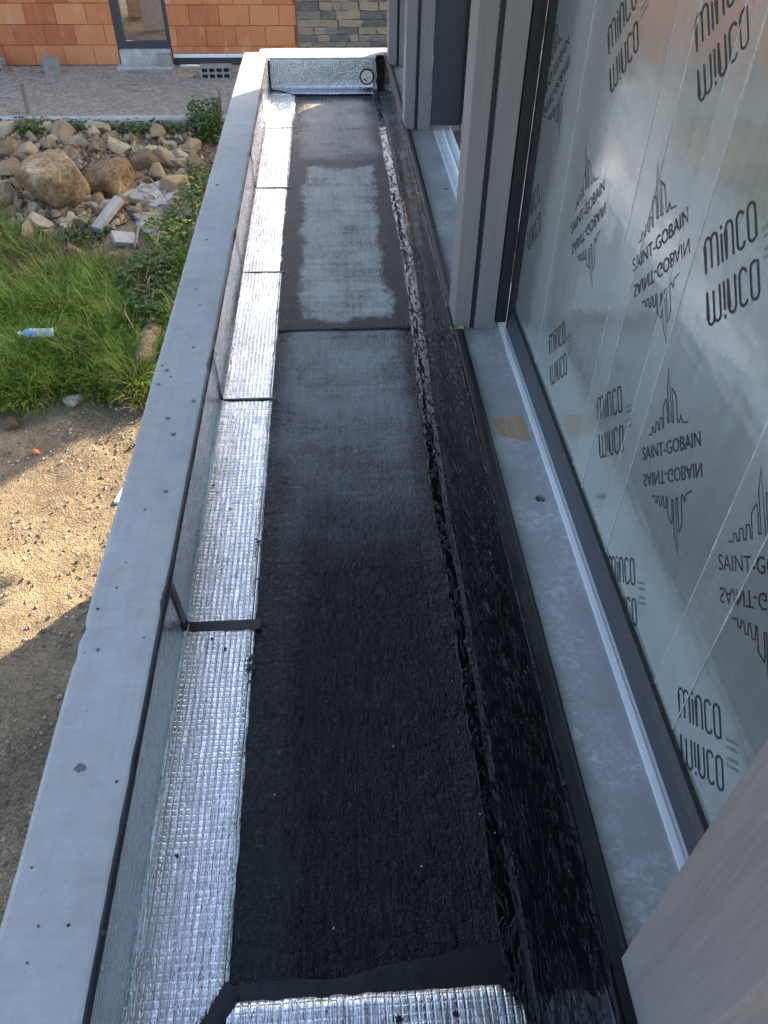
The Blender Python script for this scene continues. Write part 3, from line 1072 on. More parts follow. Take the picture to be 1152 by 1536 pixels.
# unseen parts: corner panel at the far end, head beam, added roof
part('corner_panel', box_mesh('corner_panel', 0.61, 0.83, 7.125, 7.66, -0.05, 2.55), MAT['post'], fac)  # hidden; sized to cast the shadow edge and stop stray sun
part('head_beam', box_mesh('head_beam', 0.47, 0.80, 0.0, 7.66, 2.56, 2.78), MAT['post'], fac)
part('added_roof_slab', box_mesh('added_roof_slab', -0.46, 5.0, -1.5, 6.7, 2.79, 2.95), MAT['roofmetal'], fac)  # unseen overhang added to darken reflections in the near gutter
part('floor_slab', box_mesh('floor_slab', 0.953, 5.0, -1.5, 6.9, -0.06, 0.0), MAT['render'], fac)  # unseen; kept thin and short so sun passes underneath
part('rear_wall', box_mesh('rear_wall', 4.8, 5.0, -1.5, 6.9, 0.001, 2.78), MAT['render'], fac)
part('end_wall', box_mesh('end_wall', 0.832, 4.79, 7.50, 7.66, 0.45, 2.78), MAT['render'], fac)  # unseen; raised off the floor to let low sun through

# aluminium channel on the sill
def channel(y0, y1):
    bm = bmesh.new()
    def prism(pts):
        a = [bm.verts.new((x, y0, z)) for x, z in pts]
        b_ = [bm.verts.new((x, y1, z)) for x, z in pts]
        n = len(pts)
        for k in range(n):
            bm.faces.new((a[k], a[(k + 1) % n], b_[(k + 1) % n], b_[k]))
        bm.faces.new(a)
        bm.faces.new(b_[::-1])
    prism([(0.671, 0.0085), (0.780, 0.0085), (0.780, 0.040), (0.776, 0.040), (0.776, 0.0115), (0.735, 0.0115), (0.735, 0.026), (0.731, 0.026),
           (0.731, 0.0115), (0.687, 0.0115), (0.687, 0.016), (0.671, 0.016)])
    return bm_mesh('channel', bm)


for (a, b_) in ((0.46, 2.985), (3.0, 5.35), (5.54, 6.94)):
    ch = part('sill_channel', channel(a, b_), MAT['alu'], fac)
    if a > 2.9 and a < 5:
        for k, y in enumerate((3.4, 3.9, 4.4, 4.9, 5.2)):
            bm = bmesh.new()
            bmesh.ops.create_cone(bm, cap_ends=True, segments=12, radius1=0.007, radius2=0.005, depth=0.005)
            bmesh.ops.translate(bm, verts=bm.verts, vec=(0.71, y, 0.014))
            part('screw', bm_mesh('screw', bm), MAT['steel'], ch)


# ---- film prints
def ribbon(paths, w):
    """flat strokes in the (u, v) plane with mitred joints; returns verts(u,v), faces"""
    vs, fs = [], []
    for path in paths:
        P = [Vector(p) for p in path]
        n = len(P)
        base = len(vs)
        for i in range(n):
            d0 = (P[i] - P[i - 1]).normalized() if i else (P[1] - P[0]).normalized()
            d1 = (P[i + 1] - P[i]).normalized() if i < n - 1 else d0
            t = (d0 + d1)
            t = t.normalized() if t.length > 1e-4 else d1
            nrm = Vector((-t.y, t.x))
            c = max(0.45, nrm.dot(Vector((-d1.y, d1.x))))
            ext = Vector((0, 0))
            o_ = nrm * (w / 2 / c)
            vs += [P[i] + o_, P[i] - o_]
        for i in range(n - 1):
            a = base + 2 * i
            fs.append((a, a + 1, a + 3, a + 2))
    return vs, fs


def arc(cx, cy, rx, ry, a0, a1, n=9):
    return [(cx + rx * math.cos(math.radians(a0 + (a1 - a0) * k / n)), cy + ry * math.sin(math.radians(a0 + (a1 - a0) * k / n))) for k in range(n + 1)]


def minco_paths():
    H_ = 0.066
    r = 0.0125
    ps = []
    # m
    x = -0.100
    ps.append([(x, 0)] + [(x, H_ - r)] + arc(x + r, H_ - r, r, r, 180, 0) + [(x + 2 * r, 0.004)])
    ps.append([(x + 2 * r, H_ - r)] + arc(x + 3 * r, H_ - r, r, r, 180, 0) + [(x + 4 * r, 0)])
    # i with dot below and above the x-height
    xi = x + 4 * r + 0.016
    ps.append([(xi, 0.0), (xi, H_ - 0.012)])
    ps.append([(xi, H_ - 0.004), (xi, H_ + 0.004)])
    # n
    xn = xi + 0.016
    ps.append([(xn, 0), (xn, H_ - r)] + arc(xn + r, H_ - r, r, r, 180, 0) + [(xn + 2 * r, 0)])
    # c
    xc = xn + 2 * r + 0.015
    ps.append(arc(xc + r, H_ - r, r, r, 20, 180) + arc(xc + r, r, r, r, 180, 350))
    # o, open foot
    xo = xc + 2 * r + 0.013
    ps.append(arc(xo + r, r, r, r, 310, 180, 7) + arc(xo + r, H_ - r, r, r, 180, 0) + [(xo + 2 * r, 0.001)])
    return ps


def skyline_paths():
    pts = [(-0.108, 0.0), (-0.090, 0.0), (-0.088, 0.014), (-0.080, 0.016), (-0.076, 0.002), (-0.068, 0.002), (-0.064, 0.024), (-0.054, 0.024),
           (-0.051, 0.004), (-0.044, 0.004), (-0.040, 0.030), (-0.030, 0.030), (-0.027, 0.006), (-0.022, 0.006), (-0.022, 0.050), (-0.004, 0.066),
           (0.000, 0.058), (0.000, 0.014), (0.008, 0.014), (0.006, 0.085), (0.018, 0.130), (0.022, 0.012), (0.030, 0.010), (0.030, 0.085), (0.048, 0.066), (0.050, 0.008),
           (0.058, 0.006), (0.066, 0.020), (0.074, 0.004), (0.100, 0.0)]
    return [pts]


def text_mesh(s, size):
    cu = bpy.data.curves.new('txt', 'FONT')
    cu.body = s
    cu.size = size
    cu.align_x = 'CENTER'
    cu.resolution_u = 3
    o_ = bpy.data.objects.new('tmp_txt', cu)
    COL.objects.link(o_)
    dg = bpy.context.evaluated_depsgraph_get()
    me = bpy.data.meshes.new_from_object(o_.evaluated_get(dg))
    vs = [Vector((v.co.x, v.co.y)) for v in me.vertices]
    fs = [tuple(p.vertices) for p in me.polygons]
    bpy.data.objects.remove(o_)
    return vs, fs


def fit_width(vs, width):
    xs = [v.x for v in vs]
    w = max(xs) - min(xs)
    c = 0.5 * (max(xs) + min(xs))
    s = width / w
    ymin = min(v.y for v in vs)
    return [Vector(((v.x - c) * s, (v.y - ymin) * s)) for v in vs]


def merge(*items):
    V, Fc = [], []
    for vs, fs in items:
        b_ = len(V)
        V += list(vs)
        Fc += [tuple(i + b_ for i in f) for f in fs]
    return V, Fc


def shift(vf, du, dv, flip=False):
    vs, fs = vf
    vs = [Vector((v[0] + du, v[1] + dv)) for v in vs]
    return vs, fs


def mirrored(vf):
    vs, fs = vf
    return [Vector((v[0], -v[1])) for v in vs], [f[::-1] for f in fs]


sg_t, sg_f = text_mesh('SAINT-GOBAIN', 0.05)
sg_t = fit_width(sg_t, 0.303)
sg = merge(shift((sg_t, sg_f), 0, 0.016), shift(ribbon(skyline_paths(), 0.0032), 0, 0.072))
sg = merge(sg, mirrored(sg))
mc = shift(ribbon(minco_paths(), 0.0052), 0, 0.018)
mc = merge(mc, mirrored(mc))
small = merge(*[shift((fit_width(text_mesh(s, 0.01)[0], w), text_mesh(s, 0.01)[1]), 0.128, v) for s, w, v in (('La fenêtre', 0.046, 0.022), ('HYBRIDE', 0.040, 0.007))])
small = merge(small, mirrored(small))
C45 = math.sqrt(0.5)


def print_mesh(vf, name):
    """plane mesh: u = right-up diagonal (towards -y,+z), v = left-up diagonal (+y,+z)"""
    vs, fs = vf
    return mesh_from(name, [(0, (-v[0] + v[1]) * C45, (v[0] + v[1]) * C45) for v in vs], fs)


SG = print_mesh(sg, 'logo_print')
MC = print_mesh(mc, 'word_print')
SM = print_mesh(small, 'small_print')
for m_, k in ((SG, 'ink'), (MC, 'ink'), (SM, 'ink2')):
    m_.materials.append(MAT[k])


def clip_print(mesh, y, z, zmin, y0, y1):
    """crop prints that run off the sheet"""
    bm = bmesh.new()
    bm.from_mesh(mesh)
    bmesh.ops.translate(bm, verts=bm.verts, vec=(0, y, z))
    for co, no in (((0, 0, zmin), (0, 0, -1)), ((0, y0, 0), (0, -1, 0)), ((0, y1, 0), (0, 1, 0))):
        bmesh.ops.bisect_plane(bm, geom=list(bm.verts) + list(bm.edges) + list(bm.faces), plane_co=co, plane_no=no, clear_outer=True)
    bmesh.ops.translate(bm, verts=bm.verts, vec=(0, -y, -z))
    m_ = bpy.data.meshes.new('print_cropped')
    bm.to_mesh(m_)
    bm.free()
    m_.materials.append(mesh.materials[0])
    return m_


def window(xg, y0, y1, zb, rail_wood, prints, bands, lines):
    we = bpy.data.objects.new('window', None)
    COL.objects.link(we)
    we.parent = fac
    we.matrix_parent_inverse = fac.matrix_basis.inverted()
    we.location = (xg, y0, zb)

    def wp(name, mesh, mt):
        o_ = obj(name, mesh, MAT[mt], we)
        o_.matrix_parent_inverse = (fac.matrix_basis.inverted() @ Matrix.Identity(4)).inverted() @ Matrix.Identity(4)
        o_.matrix_parent_inverse = we.matrix_basis.inverted()
        return o_
    zt = 2.50
    # pane
    vs, fs = [], []
    ys = frange(y0, y1, 0.08)
    zs = frange(zb, zt, 0.08)
    for z in zs:
        for y in ys:
            vs.append((xg, y, z))
    n = len(ys)
    fs = [(j * n + i, (j + 1) * n + i, (j + 1) * n + i + 1, j * n + i + 1) for j in range(len(zs) - 1) for i in range(n - 1)]
    b_ = len(vs)
    vs += [(xg + 0.03, y0, zb), (xg + 0.03, y1, zb), (xg + 0.03, y1, zt), (xg + 0.03, y0, zt)]
    fs.append((b_, b_ + 1, b_ + 2, b_ + 3))
    wp('pane', mesh_from('pane', vs, fs), 'film')
    # bottom rail with raised glazing bead
    xr = xg - 0.022
    bm = bmesh.new()
    zr0 = 0.012 if not rail_wood else 0.070
    pr = [(xr, zr0), (xr, zb - 0.018), (xr + 0.004, zb - 0.012), (xr + 0.013, zb + 0.002), (xr + 0.016, zb + 0.002), (xg + 0.04, zb + 0.0), (xg + 0.04, zr0)]
    a = [bm.verts.new((x, y0, z)) for x, z in pr]
    c = [bm.verts.new((x, y1, z)) for x, z in pr]
    for k in range(len(pr)):
        bm.faces.new((a[k], a[(k + 1) % len(pr)], c[(k + 1) % len(pr)], c[k]))
    bm.faces.new(a)
    bm.faces.new(c[::-1])
    wp('bottom_rail', bm_mesh('bottom_rail', bm), 'frame')
    wp('gasket', box_mesh('gasket', xr + 0.0165, xg - 0.0008, y0, y1, zb + 0.0025, zb + 0.011), 'gasket')
    if rail_wood:
        wp('rail_underside', box_mesh('rail_wood', xr + 0.002, xg + 0.04, y0, y1, 0.012, 0.069), 'rawwood')
    # jambs and head
    wp('jamb', box_mesh('jamb', xr, xg + 0.04, y1 + 0.0005, y1 + 0.035, 0.012, zt), 'gasket')
    wp('jamb', box_mesh('jamb', xr, xg + 0.04, y0 - 0.035, y0 - 0.0005, 0.012, zt), 'gasket')
    wp('head', box_mesh('head', xr, xg + 0.04, y0 - 0.035, y1 + 0.035, zt + 0.0005, zt + 0.055), 'frame')
    # overlapping film widths
    for (a_, b2) in bands:
        wp('film_overlap', box_mesh('film_overlap', xg - 0.0007, xg - 0.0002, a_, b2, zb + 0.012, zt), 'film2')
    for yl in lines:
        vs, fs = [], []
        zz = frange(zb + 0.012, zt, 0.03)
        for z in zz:
            w_ = 0.0016 + 0.0012 * nz(z, yl, 0, 9)
            o_ = 0.0014 * nz(z, yl, 7, 4)
            vs += [(xg - 0.0012, yl + o_ - w_, z), (xg - 0.0020, yl + o_, z), (xg - 0.0012, yl + o_ + w_, z)]
        for k in range(len(zz) - 1):
            for q in range(2):
                i0 = k * 3 + q
                fs.append((i0, i0 + 1, i0 + 4, i0 + 3))
        wp('film_edge', mesh_from('film_edge', vs, fs, True), 'filmedge')
    for kind, y, z in prints:
        for src, nm in ((SG, 'logo_print'),) if kind == 's' else ((MC, 'word_print'), (SM, 'small_print')):
            ext = 0.24
            me = src
            if z - ext < zb + 0.012 or y - ext < y0 or y + ext > y1:
                me = clip_print(src, y, z, zb + 0.012, y0 + 0.002, y1 - 0.002)
            if len(me.polygons) == 0:
                continue
            o_ = wp(nm, me, 'ink')
            o_.location = (xg - 0.0011, y, z)
    return we


window(0.722, 0.475, 2.80, 0.095, False,
       [('s', 1.275, 0.570), ('s', 1.604, 0.891), ('s', 2.135, 0.755), ('s', 2.70, 0.975), ('s', 0.85, 0.645), ('s', 0.62, 1.0),
        ('m', 1.289, 1.02), ('m', 2.127, 1.211), ('m', 1.593, 1.335), ('m', 2.72, 0.522), ('m', 2.166, 0.294), ('m', 1.626, 0.413), ('m', 1.289, 0.123), ('m', 0.799, 0.222),
        ('m', 0.95, 1.40), ('m', 0.62, 1.65), ('s', 1.9, 1.75), ('s', 1.35, 1.85), ('m', 2.4, 1.75), ('m', 1.75, 2.1)],
       [(1.71, 1.82), (1.44, 1.52), (0.888, 1.012)], [2.405, 1.82, 1.711, 1.521, 1.442, 1.012, 0.888])
pr2 = []
for kind, px, py in (('s', 704, 22), ('s', 698, 150), ('m', 706, 90)):
    q = on_x(px, py, 0.86)
    pr2.append((kind, q[1], q[2]))
window(0.862, 3.03, 5.325, 0.115, True, pr2 + [('s', 3.6, 0.9), ('m', 3.9, 1.4), ('m', 4.3, 0.5), ('s', 4.5, 1.5)], [(3.9, 4.0)], [4.0, 3.9, 4.9])
window(0.862, 5.57, 6.91, 0.115, False, [('s', 6.1, 0.7), ('m', 6.4, 1.2)], [], [6.0])
# dark reveals beside the set-back panes
part('reveal', box_mesh('reveal', 0.652, 0.838, 5.362, 5.40, 0.041, 2.55), MAT['frame'], fac)
part('reveal', box_mesh('reveal', 0.652, 0.694, 2.822, 2.86, 0.041, 2.55), MAT['gasket'], fac)

# ------------------------------------------------------------------ neighbour house
HY = 15.30
HX0, HX1 = -24.0, 6.3
HTOP = 2.3
WX, WTOP = 1.6, 5.2          # unseen tall wing, added to shade the ground
DX0, DX1 = -3.585, -2.675          # door opening
house = thing('brick_house', 'unfinished house of orange terracotta blocks with a dark framed door', 'house', (-3, HY, -1.92))
wall = part('brick_wall', None, None, house) if False else None
bm = bmesh.new()
DT = 0.55
add_box(bm, HX0, DX0, HY + 0.02, HY + 0.22, -2.7, HTOP)
add_box(bm, DX1, HX1, HY + 0.02, HY + 0.22, -2.7, HTOP)
add_box(bm, DX0 + 0.0005, DX1 - 0.0005, HY + 0.02, HY + 0.22, DT, HTOP)
add_box(bm, DX0 + 0.0005, DX1 - 0.0005, HY + 0.02, HY + 0.22, -2.7, -1.66)
add_box(bm, HX0, HX0 + 0.2, HY + 0.221, HY + 8, -2.7, HTOP)
add_box(bm, HX1 - 0.2, HX1, HY + 0.221, HY + 8, -2.7, HTOP)
add_box(bm, WX, HX1, HY + 0.02, HY + 8, HTOP + 0.26, WTOP)  # unseen upper storey added to throw shade on the ground
add_box(bm, HX0 + 0.21, HX1 - 0.21, HY + 7.8, HY + 8, 0.6, HTOP)  # unseen back wall, open below to let soft daylight into the room
wall = part('brick_wall', bm_mesh('house_wall', bm), MAT['brickfar'], house)
part('roof', box_mesh('shade_wing_roof', WX - 0.3, HX1 + 0.05, HY - 0.1, HY + 8.3, WTOP + 0.002, WTOP + 0.2), MAT['roofmetal'], house)
part('roof', box_mesh('house_roof', HX0 - 0.4, HX1 + 0.02, HY - 0.02, HY + 8.3, HTOP + 0.002, HTOP + 0.25), MAT['roofmetal'], house)
part('indoor_floor', box_mesh('indoor_floor', HX0 + 0.21, HX1 - 0.21, HY + 0.23, HY + 8, -1.80, -1.63), MAT['screed'], house)
pan = box_mesh('indoor_board', -0.30, 0.16, -0.05, 0.05, 0, 1.1, 0.004)
o = part('indoor_board', pan, MAT['white'], house)
o.location = (-3.02, HY + 1.25, -1.628)
o.rotation_euler = (0, 0, 0.3)
o = part('indoor_board', pan, MAT['render'], house)
o.location = (-3.5, HY + 2.3, -1.628)

brick_m = box_mesh('brick', -0.2475, 0.2475, -0.020, 0.02, -0.1475, 0.1475, 0.005, 1)
brick_m.materials.append(MAT['brick'])
brick_cut = {}


def lay_brick(xa, xb, zc, h=0.295):
    w = xb - xa
    if w < 0.03:
        return
    o_ = bpy.data.objects.new('brick', brick_m)
    COL.objects.link(o_)
    o_.parent = wall
    o_.matrix_parent_inverse = wmat(wall).inverted()
    o_.location = (0.5 * (xa + xb), HY - rnd.uniform(0.0, 0.005), zc)
    o_.scale = (w / 0.495, 1, h / 0.295)
    o_.rotation_euler = (0, rnd.uniform(-0.004, 0.004), rnd.uniform(-0.004, 0.004))


# courses left of the door start on the ground, right of it above the plinth strip
for side in (0, 1):
    for r in range(6):
        z0 = (-1.905 if side == 0 else -1.735) + 0.302 * r
        zc = z0 + 0.1475
        off = (0.25 if r % 2 else 0.0) + (0.13 if side else 0.0)
        xa = -9.0 - off if side == 0 else DX1 - off
        lim0, lim1 = (-9.2, DX0) if side == 0 else (DX1, -0.52)
        while xa < lim1:
            a = max(xa, lim0) + 0.002
            b_ = min(xa + 0.5, lim1) - 0.003
            h = 0.295
            if side == 1 and r == 0:
                lay_brick(a, b_, -1.735 + 0.05, 0.10)
            elif side == 1:
                lay_brick(a, b_, zc - 0.197, h)
            else:
                lay_brick(a, b_, zc, h)
            xa += 0.5
# plinth right of the door
part('plinth_flashing', box_mesh('flashing', DX1 + 0.01, -0.52, HY - 0.045, HY + 0.02, -1.80, -1.745, 0.006), MAT['alu'], house)
part('plinth_membrane', box_mesh('plinth', DX1 + 0.03, -0.52, HY - 0.03, HY + 0.02, -2.3, -1.802), MAT['frame'], house)
part('threshold', box_mesh('threshold', DX0 + 0.03, DX1 - 0.02, HY - 0.10, HY + 0.02, -2.2, -1.665, 0.01), MAT['render'], house)
part('door_step', box_mesh('door_step', DX0 - 0.02, DX1 + 0.02, HY - 0.32, HY - 0.102, -2.2, -1.875, 0.012), MAT['render'], house)
# door: dark frame and glass
dr = bpy.data.objects.new('door', None)
COL.objects.link(dr)
dr.parent = house
dr.matrix_parent_inverse = house.matrix_basis.inverted()
dr.location = (DX0, HY, -1.66)


def dpart(name, mesh, mt):
    o_ = obj(name, mesh, MAT[mt], dr)
    o_.matrix_parent_inverse = dr.matrix_basis.inverted()
    return o_


fy0, fy1 = HY - 0.02, HY + 0.06
dpart('frame', box_mesh('f', DX0 + 0.001, DX0 + 0.15, fy0, fy1, -1.663, DT - 0.002, 0.004), 'frame')
dpart('frame', box_mesh('f', DX1 - 0.065, DX1 - 0.001, fy0, fy1, -1.663, DT - 0.002, 0.004), 'frame')
dpart('frame', box_mesh('f', DX0 + 0.151, DX1 - 0.066, fy0 + 0.004, fy1, -1.663, -1.55, 0.004), 'frame')
dpart('frame', box_mesh('f', DX0 + 0.151, DX1 - 0.066, fy0 + 0.004, fy1, DT - 0.12, DT - 0.002, 0.004), 'frame')
dpart('glass', box_mesh('g', DX0 + 0.1515, DX1 - 0.0665, HY + 0.02, HY + 0.028, -1.549, DT - 0.121), 'glass')

# stone cladding right of the bricks
clad = part('stone_cladding', box_mesh('cladding', -0.515, 3.2, HY - 0.02, HY + 0.02, -2.2, 0.9), MAT['mortar'], house)
sr = random.Random(5)
stone_m = []
for k in range(5):
    bm = bmesh.new()
    bmesh.ops.create_cube(bm, size=1.0)
    bmesh.ops.subdivide_edges(bm, edges=bm.edges, cuts=2, use_grid_fill=True)
    for v in bm.verts:
        v.co += Vector((nz(v.co.x * 3, v.co.z * 3, k), nz(v.co.z * 3, v.co.x * 3, k + 5) * 1.2, nz(v.co.x * 3, v.co.z * 3, k + 9))) * 0.10
    m_ = bm_mesh('clad_stone', bm)
    m_.materials.append(MAT['cladstone'])
    stone_m.append(m_)
z = -1.95
while z < -0.35:
    h = sr.choice((0.075, 0.09, 0.11, 0.13))
    x = -0.515 + sr.uniform(0, 0.02)
    while x < 1.9:
        w = sr.uniform(0.14, 0.42)
        o_ = bpy.data.objects.new('cladding_stone', sr.choice(stone_m))
        COL.objects.link(o_)
        o_.parent = clad
        o_.matrix_parent_inverse = wmat(clad).inverted()
        o_.location = (x + w / 2, HY - 0.03 - sr.uniform(0, 0.012), z + h / 2)
        o_.scale = (w - 0.008, 0.06, h - 0.006)
        o_.rotation_euler = (0, sr.uniform(-0.02, 0.02), 0)
        x += w
    z += h

# ------------------------------------------------------------------ loose things on the terrace
def hollow_block(name, size, label, loc, rotz, tilt=(0, 0)):
    L, D, Hh = size
    bm = bmesh.new()
    t = 0.028
    # shell with two rows of cells opening to the front (y)
    add_box(bm, -L / 2, L / 2, -D / 2, D / 2, 0, t)
    add_box(bm, -L / 2, L / 2, -D / 2, D / 2, Hh - t, Hh)
    add_box(bm, -L / 2, L / 2, -D / 2 + 0.002, D / 2 - 0.002, Hh / 2 - t / 2, Hh / 2 + t / 2)
    for k in range(5):
        x = -L / 2 + (L - t) * k / 4
        add_box(bm, x, x + t, -D / 2 + 0.001, D / 2 - 0.001, t * 0.9, Hh - t * 0.9)
    add_box(bm, -L / 2 + 0.01, L / 2 - 0.01, D / 2 - 0.03, D / 2 - 0.004, 0.01, Hh - 0.01)
    o_ = obj(name, bm_mesh(name, bm), MAT['block'], None, loc, (tilt[0], tilt[1], rotz))
    return tag(o_, label, 'block')


def terr(px, py):
    q = on_z(px, py, -1.915)
    return q


q = terr(325, 118)
hollow_block('breeze_block', (0.50, 0.2, 0.20), 'grey hollow breeze block with open cells against the dark plinth', (q[0], q[1] + 0.05, -1.925), 0.03)
q = terr(77, 111)
bm = bmesh.new()
add_box(bm, -0.13, 0.13, -0.12, 0.12, 0, 0.24)
bmesh.ops.subdivide_edges(bm, edges=bm.edges, cuts=3, use_grid_fill=True)
for v in bm.verts:
    v.co += 0.014 * Vector((nz(v.co.x, v.co.y, v.co.z, 9), nz(v.co.y, v.co.z, v.co.x + 3, 9), nz(v.co.z, v.co.x, v.co.y + 7, 9)))
tag(obj('broken_block', bm_mesh('broken_block', bm), MAT['block'], None, (q[0], q[1] + 0.1, -1.93), (0, 0.05, 0.3)),
    'broken beige concrete block standing alone at the foot of the brick wall', 'block')
q = terr(2, 108)
hollow_block('breeze_block', (0.5, 0.2, 0.2), 'hollow breeze block lying flat left of the lone broken block', (q[0] - 0.18, q[1] + 0.05, -1.925), -0.1)
q = terr(252, 97)
tag(obj('stone_block', box_mesh('stone_block', -0.11, 0.11, -0.08, 0.08, 0, 0.17, 0.015), MAT['block'], None, (q[0], HY - 0.20, -1.876), (0, 0, 0.05)),
    'small tan block resting on the door step against the threshold', 'block')
for i, (px, py, L, rz, lab) in enumerate([(278, 114, 0.34, -0.45, 'short raw wood offcut lying on the gravel by the plinth'),
                                          (290, 108, 0.16, 0.9, 'small splintered orange wood scrap beside the breeze block')]):
    q = terr(px, py)
    bm = bmesh.new()
    add_box(bm, -L / 2, L / 2, -0.03, 0.03, 0, 0.035)
    bmesh.ops.subdivide_edges(bm, edges=bm.edges, cuts=2, use_grid_fill=True)
    for v in bm.verts:
        v.co += 0.01 * Vector((nz(v.co.x, v.co.y, i, 20), nz(v.co.y, v.co.x, i + 3, 20), 0))
    tag(obj('wood_scrap', bm_mesh('wood_scrap', bm), MAT['rawwood'], None, (q[0], q[1], -1.92), (0.05, -0.05, rz)), lab, 'wood')
q = terr(283, 107)
bm = bmesh.new()
add_tube(bm, [(-0.18, 0, 0.02), (0.0, 0.005, 0.024), (0.18, 0.0, 0.02)], [0.02, 0.02, 0.02], 10)
tag(obj('white_pipe', bm_mesh('white_pipe', bm, True), MAT['pvc'], None, (q[0], HY - 0.16, -1.918), (0, 0, 0.02)), 'short white plastic pipe lying along the dark plinth', 'pipe')

# marker stakes in the gravel
for i, (px, py0, py1, lab) in enumerate([(42, 169, 124, 'thin weathered wooden stake leaning in the gravel below the broken block'),
                                         (331, 168, 132, 'short weathered wooden stake in the gravel below the hollow breeze block')]):
    b_ = on_z(px, py0, -1.91)
    t_ = on_y(px - (10 if i == 0 else 3), py1, b_[1])
    d = Vector((t_[0] - b_[0], 0, t_[2] - b_[2]))
    bm = bmesh.new()
    w = 0.022
    pts = []
    for f_, ww in ((-0.15, w), (0.0, w), (0.9, w), (1.0, w * 0.8)):
        c = d * f_
        pts.append([bm.verts.new(c + Vector((a * ww, b2 * ww, 0))) for a, b2 in ((-1, -1), (1, -1), (1, 1), (-1, 1))])
    for k in range(3):
        for e in range(4):
            bm.faces.new((pts[k][e], pts[k][(e + 1) % 4], pts[k + 1][(e + 1) % 4], pts[k + 1][e]))
    bm.faces.new(pts[-1])
    tag(obj('wooden_stake', bm_mesh('stake', bm), MAT['oldwood'], None, (b_[0], b_[1], -1.915)), lab, 'stake')

# ------------------------------------------------------------------ rubble
def rock_mesh(seed, sub=2, cuts=6, rough=0.22, d0=0.30, d1=0.42, smooth=True):
    rr = random.Random(seed)
    bm = bmesh.new()
    bmesh.ops.create_icosphere(bm, subdivisions=sub, radius=0.5)
    for v in bm.verts:
        d = v.co.normalized()
        v.co *= 1 + rough * nz(d.x + seed, d.y, d.z, 1.6) + 0.08 * nz(d.x, d.y + seed, d.z, 4.5)
    for _ in range(cuts):
        n = Vector((rr.gauss(0, 1), rr.gauss(0, 1), rr.gauss(0, 1))).normalized()
        dlim = rr.uniform(d0, d1)
        for v in bm.verts:
            e = v.co.dot(n) - dlim
            if e > 0:
                v.co -= n * e * 0.92
    if sub > 2:
        for v in bm.verts:
            d = v.co.normalized()
            v.co *= 1 + 0.02 * nz(v.co.x, v.co.y, v.co.z + seed, 9)
    return bm_mesh('rock', bm, sub > 2 and smooth)


rocks = [rock_mesh(k, 3, 12, 0.35, 0.20, 0.38, False) for k in range(9)]
for m_ in rocks:
    m_.materials.append(MAT['stone'])
shards = []
for k in range(6):
    rr = random.Random(k + 50)
    bm = bmesh.new()
    bmesh.ops.create_cube(bm, size=1.0)
    for v in bm.verts:
        v.co += Vector((rr.uniform(-.2, .2), rr.uniform(-.2, .2), rr.uniform(-.2, .2)))
    bmesh.ops.bevel(bm, geom=list(bm.edges), offset=0.06, segments=1, affect='EDGES')
    m_ = bm_mesh('shard', bm)
    m_.materials.append(MAT['shard'])
    shards.append(m_)


def px_size(p, npx):
    return npx * (Vector(p) - Vector(CAM)).length / F


def put_rock(px, py, wpx, hpx, mesh, name, label, cat, group=None, material=None, sink=0.25, seed=0, rot=None):
    p = on_ground(px, py)
    w = px_size(p, wpx)
    h = px_size(p, hpx)
    rr = random.Random(seed)
    if rot is None:
        rot = (rr.uniform(-0.3, 0.3), rr.uniform(-0.3, 0.3), rr.uniform(0, 6.28))
    o_ = bpy.data.objects.new(name, mesh)
    COL.objects.link(o_)
    o_.location = p + Vector((0, 0, h * (0.5 - sink)))
    o_.rotation_euler = rot
    o_.scale = (w * 1.1, w * rr.uniform(0.6, 1.0), h)
    tag(o_, label, cat, group)
    return o_


big1 = rock_mesh(101, 4, 6, 0.25)
big1.materials.append(MAT['boulder'])
big2 = rock_mesh(117, 4, 7, 0.25)
big2.materials.append(MAT['boulder'])
put_rock(94, 302, 84, 92, big1, 'boulder', 'large brown boulder with a pale crusted top in the rubble heap', 'boulder', rot=(0.1, 0.25, 0.3))
put_rock(168, 290, 70, 66, big2, 'boulder', 'rounded ochre boulder leaning on the larger pale crusted one', 'boulder', rot=(0.2, -0.15, 1.2))
RG = 'stones of the rubble heap'


def rubble_label(px, py, big):
    size = 'large angular' if big else 'small broken'
    if py < 216:
        return size + ' pale stone on top of the heap just below the kerb ivy', size + ' stones along the kerb'
    if px < 60:
        return size + ' tan stone in the heap beyond the larger crusted boulder', size + ' stones beyond the crusted boulder'
    if py > 328:
        return size + ' stone at the foot of the heap where the grass begins', size + ' stones at the grass edge'
    if px > 200:
        return size + ' tan stone in the heap between the rounded boulder and the parapet', size + ' stones between boulder and parapet'
    return size + ' tan stone packed around the two boulders of the heap', size + ' stones around the boulders'


